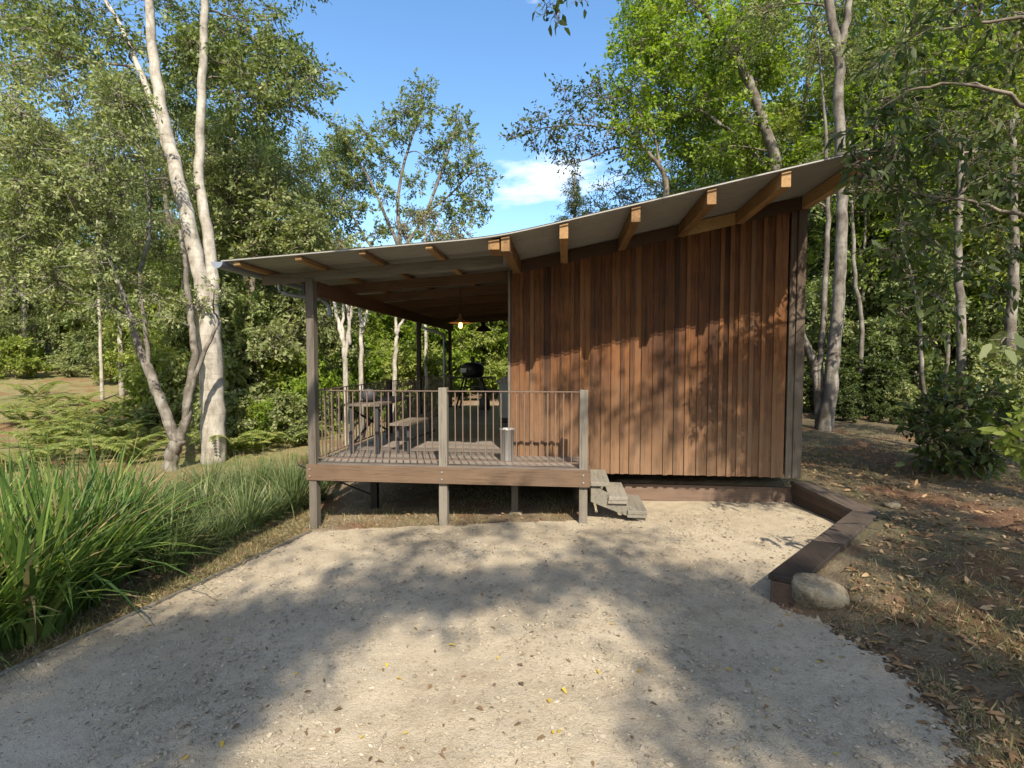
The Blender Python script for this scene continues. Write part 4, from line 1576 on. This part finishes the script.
# ------------------------------------------------------------------ generic forest trees and shrubs, copied about
def generic(kind, seed):
    global RNG
    keep, RNG = RNG, np.random.default_rng(seed)
    random.seed(seed)
    if kind == 'tall':
        Ht = 13
        stem = [np.array((0, 0, -.3))] + [np.array((RNG.normal() * .25, RNG.normal() * .25, z)) for z in (3, 6, 9, 12)]
        cl = []
        for i in range(46):
            z = 2.0 + 11 * RNG.random()
            rr = 2.6 * math.sqrt(max(.12, 1 - ((z - 8) / 6.5) ** 2)) * math.sqrt(RNG.random())
            a = RNG.random() * 6.28
            cl.append((np.array((rr * math.cos(a), rr * math.sin(a), z)), .85, 480))
        stems = [(stem, [.17, .14, .12, .09, .04])]
        kw = dict(L=.15, wr=.42, twig_r=.012, lspread=.11)
    elif kind == 'mid':
        stem = [np.array((0, 0, -.2))] + [np.array((RNG.normal() * .2, RNG.normal() * .2, z)) for z in (1.5, 3, 5)]
        cl = []
        for i in range(34):
            z = .8 + 5 * RNG.random()
            rr = 1.9 * math.sqrt(max(.2, 1 - ((z - 3) / 3.4) ** 2)) * math.sqrt(RNG.random())
            a = RNG.random() * 6.28
            cl.append((np.array((rr * math.cos(a), rr * math.sin(a), z)), .62, 420))
        stems = [(stem, [.09, .075, .05, .02])]
        kw = dict(L=.15, wr=.48, twig_r=.01, lspread=.11)
    else:
        stem = [np.array((0, 0, -.1)), np.array((.05, 0, .6)), np.array((.1, .05, 1.4))]
        cl = []
        for i in range(18):
            z = .25 + 1.6 * RNG.random()
            rr = 1.1 * math.sqrt(RNG.random()) * (1.1 - z * .3)
            a = RNG.random() * 6.28
            cl.append((np.array((rr * math.cos(a), rr * math.sin(a), z)), .42, 300))
        stems = [(stem, [.03, .025, .012])]
        kw = dict(L=.13, wr=.5, twig_r=.006, branch_r=.015, lspread=.11)
    RNG2 = RNG
    out = (stems, cl, kw)
    return out, keep


def gen_tree(kind, seed, name, label, cat, leaf, bark, group):
    global RNG
    (stems, cl, kw), keep = generic(kind, seed)
    t = tree(name, label, cat, stems, cl, leaf, bark, group, base=(0, 0, 0), **kw)
    for c in t.children:
        c.matrix_parent_inverse = Matrix.Identity(4)
    RNG = keep
    return t


def place(proto, used, p, rz, s, label=None, group=None):
    p = (float(p[0]), float(p[1]), h1(p[0], p[1]) - .05)
    if proto.name not in used:
        used.add(proto.name)
        proto.location = p
        proto.rotation_euler = (0, 0, rz)
        proto.scale = s if isinstance(s, tuple) else (s,) * 3
        if label:
            proto['label'] = label
        if group:
            proto['group'] = group
        return proto
    return copy_tree(proto, p, rz, s, label, group)


USED = set()
GF = 'forest trees in the wood around the cabin'
GS = 'shrubs along the forest edge'
LT = {'o': 'olive-leaved forest tree standing in the wood around the cabin', 'g': 'grey-green forest tree standing in the wood around the cabin', 'b': 'bright green forest tree standing in the wood around the cabin'}
TT = {'o': gen_tree('tall', 101, 'forest_tree', LT['o'], 'tree', M['leaf_olive'], M['bark_grey'], GF),
      'g': gen_tree('tall', 102, 'forest_tree', LT['g'], 'tree', M['leaf_grey'], M['bark_pale'], GF),
      'b': gen_tree('tall', 103, 'forest_tree', LT['b'], 'tree', M['leaf_bright'], M['bark_grey'], GF),
      'l': gen_tree('tall', 104, 'forest_tree', 'yellow-green forest tree standing in the wood around the cabin', 'tree', M['leaf_lime'], M['bark_grey'], GF)}
TM = {'o': gen_tree('mid', 111, 'understory_tree', 'small olive tree in the understory of the wood', 'tree', M['leaf_olive'], M['bark_grey'], GF),
      'b': gen_tree('mid', 112, 'understory_tree', 'small bright green tree in the understory of the wood', 'tree', M['leaf_bright'], M['bark_grey'], GF),
      'l': gen_tree('mid', 113, 'understory_tree', 'small yellow-green tree in the understory of the wood', 'tree', M['leaf_lime'], M['bark_pale'], GF),
      'g': gen_tree('mid', 115, 'understory_tree', 'small grey-green tree in the understory of the wood', 'tree', M['leaf_grey'], M['bark_pale'], GF),
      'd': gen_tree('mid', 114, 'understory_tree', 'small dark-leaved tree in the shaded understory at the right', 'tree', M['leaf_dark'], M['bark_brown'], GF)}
SH = {'b': gen_tree('shrub', 121, 'shrub', 'low bright green shrub at the edge of the wood', 'shrub', M['leaf_bright'], M['bark_brown'], GS),
      'l': gen_tree('shrub', 122, 'shrub', 'low yellow-green shrub at the edge of the wood', 'shrub', M['leaf_lime'], M['bark_brown'], GS),
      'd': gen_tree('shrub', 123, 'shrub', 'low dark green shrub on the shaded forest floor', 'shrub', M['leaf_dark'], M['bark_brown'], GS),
      'g': gen_tree('shrub', 124, 'shrub', 'low grey-green shrub at the edge of the wood', 'shrub', M['leaf_grey'], M['bark_brown'], GS)}
rs = random.Random(5)


def band(protos, kinds, px0, px1, d0, d1, n, s0, s1, sz=1.0):
    for i in range(n):
        px = px0 + (px1 - px0) * (i + rs.random()) / n
        d = rs.uniform(d0, d1)
        p = atD(px, 360, d)
        s = rs.uniform(s0, s1)
        place(protos[rs.choice(kinds)], USED, p, rs.uniform(0, 6.28), (s, s, s * sz))


# left wood
band(TT, 'oog', -140, 330, 24, 34, 16, .8, 1.15)
band(TM, 'oobl', 130, 330, 19, 27, 12, .8, 1.2)
band(TM, 'lbgl', -160, 140, 25, 32, 13, .8, 1.3)
band(SH, 'lbg', -60, 140, 22, 26, 9, .6, 1.2)
band(TM, 'blgo', 165, 330, 16, 19, 12, .55, .85)
band(SH, 'blgg', 160, 330, 15.0, 18, 15, .8, 1.3)
band(SH, 'blgg', 215, 320, 13.2, 15, 10, .5, .9)
# behind the cabin: low enough to leave the sky open
band(TM, 'bbll', 300, 560, 21, 30, 20, .7, 1.05, .85)
band(SH, 'bbll', 300, 425, 17.5, 21, 12, .9, 1.4)
band(TM, 'olb', 320, 600, 30, 44, 16, .9, 1.2)
band(TM, 'lb', 430, 530, 20.5, 22.5, 7, .75, .95)
band(TT, 'oob', -200, 330, 36, 60, 16, .9, 1.2)
# right wood
band(TT, 'obll', 690, 1150, 19, 32, 20, .85, 1.2)
band(TT, 'bl', 850, 1080, 14, 18, 9, .85, 1.05)
band(TM, 'doob', 815, 1150, 14.5, 21, 20, .6, 1.2)
for i in range(15):  # unseen row added behind the viewpoint to cut sky fill on wall and gravel
    k_ = rs.choice('ogb')
    place(TT[k_], USED, (-26 + 3.8 * i + rs.uniform(-1.5, 1.5), rs.uniform(-23, -16), 0), rs.uniform(0, 6.28), rs.uniform(.8, 1.0), 'tall %s forest tree added unseen behind the viewpoint to block low skylight' % {'o': 'olive', 'g': 'grey-green', 'b': 'bright green'}[k_], 'added skylight-blocking trees behind the viewpoint')
band(SH, 'dgb', 815, 1120, 16, 21, 12, .7, 1.5)
band(TM, 'bbl', 800, 1100, 20, 28, 12, .8, 1.1)
band(SH, 'ddo' if 0 else 'ddg', 870, 1120, 12.5, 17, 9, .5, 1.2)
band(TT, 'ob', 620, 1200, 34, 55, 14, .9, 1.2)

band(SH, 'ddgo' if 0 else 'ddg', 842, 1010, 11.6, 13.5, 14, .22, .5)
band(SH, 'ddg', 812, 905, 13.2, 16, 10, .5, 1.0)
# thin trunks in the right wood
for i, (px, d, w, t, lb) in enumerate(((858, 13.5, .055, 200, 'slim grey trunk right of the mottled multi-stemmed tree'), (866, 15, .045, 190, 'thin pale trunk in the wood just beyond the mottled grey tree'), (885, 16, .05, 170, 'thin crooked trunk in the wood left of the lone sapling'),
                                       (945, 14, .05, 190, 'dim slender trunk in the shade right of the lone sapling'), (962, 12.5, .10, 200, 'thick dark trunk behind the rounded dark shrub'), (1012, 13, .12, 180, 'thick shaded trunk at the far right of the wood'))):
    p = rooted(atD(px, 400, d))
    cl = clumps_px(fill(px, t - 30, 40, 50, 6), d, .8, 26, 120)
    tree('slim_tree', lb, 'tree', [([p] + px_path([(px + rs.uniform(-4, 4), 330), (px + rs.uniform(-6, 6), 260), (px + rs.uniform(-8, 8), t - 60)], d), [w * 1.2, w, w * .85, w * .5])], cl, M['leaf_dark'], M['bark_grey'], L=.15, wr=.4)

# ------------------------------------------------------------------ trees behind the viewpoint that dapple the yard
SHADE = [  # picture-space patches of ground that lie in shade: centre, half-widths, clumps
    (70, 690, 110, 60, 10), (190, 650, 80, 45, 10), (60, 740, 120, 40, 8), (230, 700, 60, 30, 4), (280, 625, 60, 25, 6), (350, 590, 45, 22, 5), (300, 560, 35, 14, 3),
    (430, 595, 60, 14, 5), (520, 588, 60, 14, 5), (600, 575, 60, 16, 5), (390, 545, 60, 10, 3), (480, 530, 50, 6, 3), (680, 600, 60, 18, 6), (740, 585, 45, 14, 4), (620, 540, 30, 8, 2),
    (720, 640, 80, 18, 6), (800, 690, 90, 18, 6), (660, 720, 60, 22, 3), (900, 740, 70, 20, 5), (560, 548, 40, 8, 2), (860, 640, 60, 25, 6), (950, 660, 70, 30, 7), (1000, 590, 60, 40, 7), (930, 560, 60, 30, 6), (900, 520, 60, 20, 5), (1000, 520, 70, 30, 6),
]
LIT = [(880, 535, 60, 25), (960, 620, 50, 14), (890, 680, 40, 14), (980, 700, 30, 14), (500, 655, 130, 40), (430, 720, 190, 60), (560, 700, 120, 40), (330, 600, 30, 8), (250, 575, 70, 12), (400, 563, 40, 8), (500, 550, 45, 8), (640, 520, 60, 8), (700, 545, 30, 12), (760, 525, 40, 14), (640, 640, 50, 16), (720, 612, 40, 7), (760, 665, 40, 8), (430, 528, 60, 5), (160, 612, 40, 8), (820, 730, 50, 10)]
cl = []
for cx, cy_, rx, ry, k in SHADE:
    for (x, y) in fill(cx, cy_, rx, ry, int(k * (1.5 if cx > 820 else 2.5 if cy_ > 620 else 1.4))):
        if any(((x - a) / c) ** 2 + ((y - b) / d) ** 2 < 1 for a, b, c, d in LIT):
            continue
        g_ = on_ground(x, min(y, 800))
        hh = RNG.uniform(9.5, 14)
        dd = np.linalg.norm(g_ - EYE)
        cl.append((g_ + SD * (hh / SD[2]), .22 + .045 * dd, 62))
for (x, y, z) in ((3.9, 11.2, 1.0), (4.1, 11.2, 2.0), (4.3, 11.3, 3.0), (4.4, 11.3, 4.0), (4.4, 11.3, 5.0), (3.7, 11.2, 2.0), (4.7, 11.2, 1.5), (5.5, 10.5, .5), (6.5, 10, .4), (5.5, 9, .3), (7.5, 9.0, .4), (8, 11, .6), (4.6, 9.6, .4), (5.2, 11.8, .5), (6.2, 8.0, .4), (6.8, 12, .6), (4.4, 8.4, .4)):
    for _ in range(3):
        hh = RNG.uniform(6.5, 11)
        cl.append((np.array((x, y, z)) + RNG.normal(size=3) * .4 + SD * (hh / SD[2]), .8, 260))
# dapple on the wall
WD = [(2.1 + 1.15 * RNG.random(), .6 + 2.0 * RNG.random(), .38, 34) for _ in range(38)] + [(-.2 + 2.3 * RNG.random(), .6 + 1.6 * RNG.random(), .3, 18) for _ in range(17)] + [(.6 + 1.6 * RNG.random(), 2.0 + .35 * RNG.random(), .25, 16) for _ in range(2)]
for (x, z, r, k) in WD:
    hh = RNG.uniform(6.5, 9)
    cl.append((np.array((x, YW, z)) + SD * (hh / SD[2]), r * 1.2, k))
left = [c for c in cl if c[0][0] < 5.0]
right = [c for c in cl if c[0][0] >= 5.0]
b1 = rooted((2.2, -14.0, 0))
b2 = rooted((8.5, -10.0, 0))
tree('shade_tree', 'tall tree behind the viewpoint shading the left of the gravel', 'tree', [([b1, b1 + np.array((.2, .1, 5)), b1 + np.array((0, .3, 10)), b1 + np.array((.2, .6, 16))], [.32, .26, .2, .08])], left, M['leaf_olive'], M['bark_grey'], L=.15, wr=.45, twig_r=.012, branch_r=.05, lspread=.2)
tree('shade_tree', 'tall tree behind the viewpoint shading the right of the gravel', 'tree', [([b2, b2 + np.array((-.2, .1, 5)), b2 + np.array((-.4, .3, 10)), b2 + np.array((-.6, .3, 16))], [.32, .26, .2, .08])], right, M['leaf_olive'], M['bark_grey'], L=.15, wr=.45, twig_r=.012, branch_r=.05, lspread=.2)
# a bough overhead whose tip hangs into the top of the picture
bo = rooted((-2.5, -4.0, 0))
cl = clumps_px([(545, 6, 14), (556, 16, 10), (582, -4, 14), (530, -20, 20), (560, -40, 24)], 7.0, .2, 16, 26)
tree('overhead_tree', 'leafy bough tip hanging into the top of the sky', 'tree', [([bo, bo + np.array((.3, .3, 4)), bo + np.array((.8, 2.5, 7.5)), atD(590, -160, 6.8), atD(560, -40, 7.0), atD(550, 0, 7.0)], [.2, .16, .12, .05, .015, .006])], cl, M['leaf_dark'], M['bark_grey'], L=.13, wr=.45, droop=.4, six=True, twig_r=.006, branch_r=.012, lspread=.2)


# ------------------------------------------------------------------ grasses and ferns
def blades(n, rad, hmin, hmax, w, lean, rng, segs=7):
    a = rng.random(n) * 6.283
    r = rad * np.sqrt(rng.random(n))
    base = np.stack((r * np.cos(a), r * np.sin(a), np.zeros(n)), 1)
    a2 = a + rng.normal(size=n) * .5
    out = np.stack((np.cos(a2), np.sin(a2), np.zeros(n)), 1)
    side = np.stack((-np.sin(a2), np.cos(a2), np.zeros(n)), 1)
    tw = rng.normal(size=n) * .5
    side = norm(side + out * tw[:, None])
    q = r / rad
    Ht = (hmin + (hmax - hmin) * rng.random(n)) * (1.08 - .28 * q)
    ln = lean * Ht * (.06 + .10 * rng.random(n) + (.25 + .85 * rng.random(n)) * q ** 1.6)
    wd = w * (.6 + .7 * rng.random(n))
    droop = np.clip(q ** 1.5 * (.15 + 1.1 * rng.random(n)), 0, 1.15)
    quads = []
    prev = None
    for k in range(segs + 1):
        t = k / segs
        c = base + out * (ln * t ** 1.7)[:, None] + np.array((0, 0, 1)) * (Ht * (t - droop * .72 * t ** 2.6))[:, None]
        ww = wd * (1 - t ** 2.2) * .5 + .0004
        l, rr_ = c - side * ww[:, None], c + side * ww[:, None]
        if prev is not None:
            quads.append(np.stack((prev[0], prev[1], rr_, l), 1))
        prev = (l, rr_)
    V = np.stack(quads, 1).reshape(-1, 3)
    rnd = np.repeat(np.where(rng.random(n) < .045, 1.0, rng.random(n) * .78 + .04), segs)
    tips = rnd.reshape(n, segs)
    tips[:, -1] = np.where(rng.random(n) < .3, 1.0, tips[:, -1])
    return V, tips.reshape(-1)


def grass_proto(name, n, rad, hmin, hmax, w, lean, seed, mat):
    V, rnd = blades(n, rad, hmin, hmax, w, lean, np.random.default_rng(seed))
    return raw_mesh(name, V, 4, mat, rnd)


big = [grass_proto('strappy_plant', 230, .24, .80, 1.45, .036, 1.05, 30 + i, M['strap']) for i in range(3)]
fine_ = [grass_proto('grass_tussock', 330, .16, .35, .85, .0125, 1.1, 40 + i, M['strap_dull']) for i in range(3)]
GB = 'broad strappy plants in the front of the bed'
GT = 'fine grass tussocks in the planted bed'
spots = [(-20, 646), (18, 604), (58, 612), (92, 588), (28, 638), (118, 568), (76, 564), (14, 558), (-50, 606), (-60, 676), (108, 546), (52, 541)]
for i, (px, py) in enumerate(spots):
    p = on_ground(px, py)
    o = bpy.data.objects.new('strappy_plant', big[i % 3])
    COL.objects.link(o)
    o.location = (p[0], p[1], p[2] - .02)
    o.rotation_euler = (0, 0, rs.uniform(0, 6.28))
    s = rs.uniform(1.02, 1.26)
    o.scale = (s, s, s * rs.uniform(.9, 1.05))
    tag(o, 'tall green clump of broad strappy leaves in the left bed', 'plant', GB)
spots = [(169, 569), (194, 555), (220, 544), (246, 531), (272, 519), (292, 510), (314, 501), (204, 527), (231, 513), (259, 504), (282, 496), (304, 489), (174, 532), (149, 527), (239, 494), (209, 501), (266, 485), (324, 485), (179, 507)]
for i, (px, py) in enumerate(spots):
    p = on_ground(px, py)
    o = bpy.data.objects.new('grass_tussock', fine_[i % 3])
    COL.objects.link(o)
    o.location = (p[0], p[1], p[2] - .02)
    o.rotation_euler = (0, 0, rs.uniform(0, 6.28))
    s = rs.uniform(.9, 1.3)
    o.scale = (s, s, s * rs.uniform(.85, 1.05))
    tag(o, 'low arching tussock of fine grey-green grass in the left bed', 'grass', GT)


def fern_mesh(seed):
    rng = np.random.default_rng(seed)
    P, D, L, Wd = [], [], [], []
    for k in range(9):
        a = k * .7 + rng.normal() * .2
        o = np.array((math.cos(a), math.sin(a), 0))
        ln = rng.uniform(.5, .8)
        for s in np.linspace(.12, 1, 20):
            c = o * ln * s + np.array((0, 0, ln * (1.25 * s - .85 * s * s) + .02))
            sd = np.array((-o[1], o[0], 0))
            for q in (-1, 1):
                P.append(c)
                D.append(sd * q + o * .35 + np.array((0, 0, -.15)))
                L.append(.17 * (1.05 - s) + .03)
                Wd.append(.035)
    P, D = np.array(P), np.array(D)
    nn = np.tile(np.array((0, 0, 1.0)), (len(P), 1)) + rng.normal(size=P.shape) * .2
    return raw_mesh('fern', leaf_verts(P, D, np.array(L), np.array(Wd), .15, nn), 6, M['fern'], rng.random(len(P)))


fm = [fern_mesh(61), fern_mesh(62)]
for i, (px, py) in enumerate(((70, 440), (85, 432), (100, 445), (40, 448), (55, 460), (95, 425), (130, 432), (118, 440), (140, 425), (75, 420), (150, 440), (110, 415), (60, 425), (20, 470), (128, 455), (228, 455), (160, 425), (252, 452), (288, 447), (105, 458), (138, 462), (50, 436), (25, 425), (12, 412), (45, 408), (80, 405), (35, 398))):
    p = on_ground(px, py)
    o = bpy.data.objects.new('fern', fm[i % 2])
    COL.objects.link(o)
    o.location = tuple(p)
    o.rotation_euler = (0, 0, rs.uniform(0, 6.28))
    s = rs.uniform(1.0, 1.8)
    o.scale = (s, s, s)
    tag(o, 'pale yellow-green fern growing on the dry slope behind the bed', 'fern', 'ferns on the dry slope')

# thin dry grass: along the pad's ragged edge, over the slope, in the shade
n = 130000
a = RNG.random(n)
gx_ = np.where(a < .35, 1.7 + 3.2 * RNG.random(n), np.where(a < .55, 3.5 + 9 * RNG.random(n), np.where(a < .70, -3.45 - .9 * RNG.random(n), np.where(a < .78, -3.4 + 3.5 * RNG.random(n), -4.2 - 13 * RNG.random(n)))))
gy_ = np.where(a < .35, 1.5 + 3.8 * RNG.random(n), np.where(a < .55, 3.5 + 9 * RNG.random(n), np.where(a < .70, 2.0 + 5.5 * RNG.random(n), np.where(a < .78, 6.55 + 5.0 * RNG.random(n) ** 1.5, 3.0 + 19 * RNG.random(n)))))
ok = ~in_poly(gx_, gy_, GR) & (vnoise(gx_ * 2, gy_ * 2) > -.35) & ((gx_ < 1.5) | (gy_ > 7) | (RNG.random(n) < .12 + .75 * sstep(5.2, 3.2, gy_)))
gx_, gy_ = gx_[ok], gy_[ok]
ok = (seg_dist(gx_, gy_, BANK[2:4])[0] > .32)
gx_, gy_ = gx_[ok], gy_[ok]
n = len(gx_)
gb_ = np.stack((gx_, gy_, hgt(gx_, gy_) - .01), 1)
D = RNG.normal(size=(n, 3)) * np.array((.6, .6, .15)) + np.array((0, 0, .75))
ht_ = .03 + .10 * RNG.random(n) ** 2
o = bpy.data.objects.new('grass', raw_mesh('grass', diamond_verts(gb_, D, ht_, .003 + .005 * RNG.random(n)), 4, M['drygrass'], RNG.random(n)))
COL.objects.link(o)
tag(o, 'short dry grass scattered over the soil and the slope', 'grass', kind='stuff')

# leaf litter on the right bank
n = 64000
zz_ = RNG.random(n)
lx = np.where(zz_ < .16, -4.6 + 1.2 * RNG.random(n), np.where(zz_ < .24, -3.4 + 3.4 * RNG.random(n), 1.75 + 9 * RNG.random(n) ** 1.9))
ly = np.where(zz_ < .16, 1.5 + 6 * RNG.random(n), np.where(zz_ < .24, 6.6 + 4 * RNG.random(n), 1.3 + 9 * RNG.random(n) ** 1.35))
ok = ~in_poly(lx + .12 * RNG.random(n), ly, GR) & (seg_dist(lx, ly, BANK[1:4])[0] > .30) & ~((lx < 3.35) & (ly > 7.3))
lx, ly = lx[ok], ly[ok]
n = len(lx)
P = np.stack((lx, ly, hgt(lx, ly) + .012 + .012 * RNG.random(n)), 1)
D = RNG.normal(size=(n, 3)) * np.array((1, 1, .18))
nn = RNG.normal(size=(n, 3)) * .35 + np.array((0, 0, 1))
ln = (.010 + .022 * RNG.random(n) + .11 * RNG.random(n) ** 7) * np.where(lx < 1, .6, 1)
o = bpy.data.objects.new('leaf_litter', raw_mesh('leaf_litter', leaf_verts(P, D, ln, ln * .30, .22, nn), 6, M['litter'], RNG.random(n)))
COL.objects.link(o)
tag(o, 'brown and tan leaf litter covering the soil of the bank', 'leaf litter', kind='stuff')
# dark crumbs and twigs over the pad
n = 2600
cxs = -4 + 6.4 * RNG.random(n)
cys = 1.6 + 5.2 * RNG.random(n) ** .7
ok = in_poly(cxs, cys, GR)
cxs, cys = cxs[ok], cys[ok]
n = len(cxs)
P = np.stack((cxs, cys, hgt(cxs, cys) + .022), 1)
ln = .006 + .06 * RNG.random(n) ** 6
o = bpy.data.objects.new('leaf_debris', raw_mesh('leaf_debris', leaf_verts(P, RNG.normal(size=(n, 3)) * np.array((1, 1, .05)), ln, ln * (.12 + .25 * RNG.random(n)), .2, np.tile((0., 0, 1), (n, 1))), 6, M['leaf_brown'], RNG.random(n)))
COL.objects.link(o)
tag(o, 'dark twig and leaf crumbs scattered over the gravel', 'leaf debris', kind='stuff')


# single fallen leaves that can be told one by one
def leaf_mesh(name, mat, seed):
    rng = np.random.default_rng(seed)
    P = np.array([(-.5, 0, 0.0)] * 1)
    V = leaf_verts(P, np.array([(1., 0, .05)]), np.array([1.0]), np.array([.45]), .3, np.array([(0, .1, 1.)]))
    return raw_mesh(name, V, 6, mat, np.array([rng.random()]))


YL = [leaf_mesh('fallen_leaf', M['leaf_yellow'], i) for i in range(3)]
BL = [leaf_mesh('fallen_leaf', M['leaf_brown'], i) for i in range(3)]
ypos = [(148, 628), (222, 748), (186, 762), (288, 696), (387, 668), (399, 682), (452, 648), (498, 661), (598, 675), (564, 694), (549, 704), (640, 674), (608, 557), (560, 735), (362, 741), (406, 737), (736, 752), (729, 673), (788, 617), (776, 673), (612, 627), (818, 665), (873, 645), (840, 660), (836, 758), (296, 677), (553, 736), (230, 642)]
bpos = [(383, 673), (435, 654), (521, 687), (492, 711), (472, 723), (518, 728), (444, 754), (380, 766), (338, 713), (402, 752), (541, 742), (277, 660), (159, 702), (338, 734), (306, 737), (532, 659), (766, 711), (720, 640), (834, 703), (520, 668), (574, 620), (645, 605), (490, 600), (650, 694), (632, 741), (593, 768), (690, 655), (495, 688), (250, 571), (308, 695), (430, 690), (480, 712), (236, 730)]
for lst, meshes, lb, gr in ((ypos, YL, 'small yellow fallen leaf lying on the pale gravel', 'yellow leaves on the gravel'), (bpos, BL, 'small brown curled fallen leaf lying on the pale gravel', 'brown leaves on the gravel')):
    for i, (px, py) in enumerate(lst):
        p = on_ground(px, py)
        o = bpy.data.objects.new('fallen_leaf', meshes[i % 3])
        COL.objects.link(o)
        o.location = (p[0], p[1], p[2] + .024)
        o.rotation_euler = (rs.uniform(-.15, .15), rs.uniform(-.12, .12), rs.uniform(0, 6.28))
        s = rs.uniform(.03, .058)
        o.scale = (s, s * rs.uniform(.8, 1.3), s)
        tag(o, lb, 'leaf', gr)
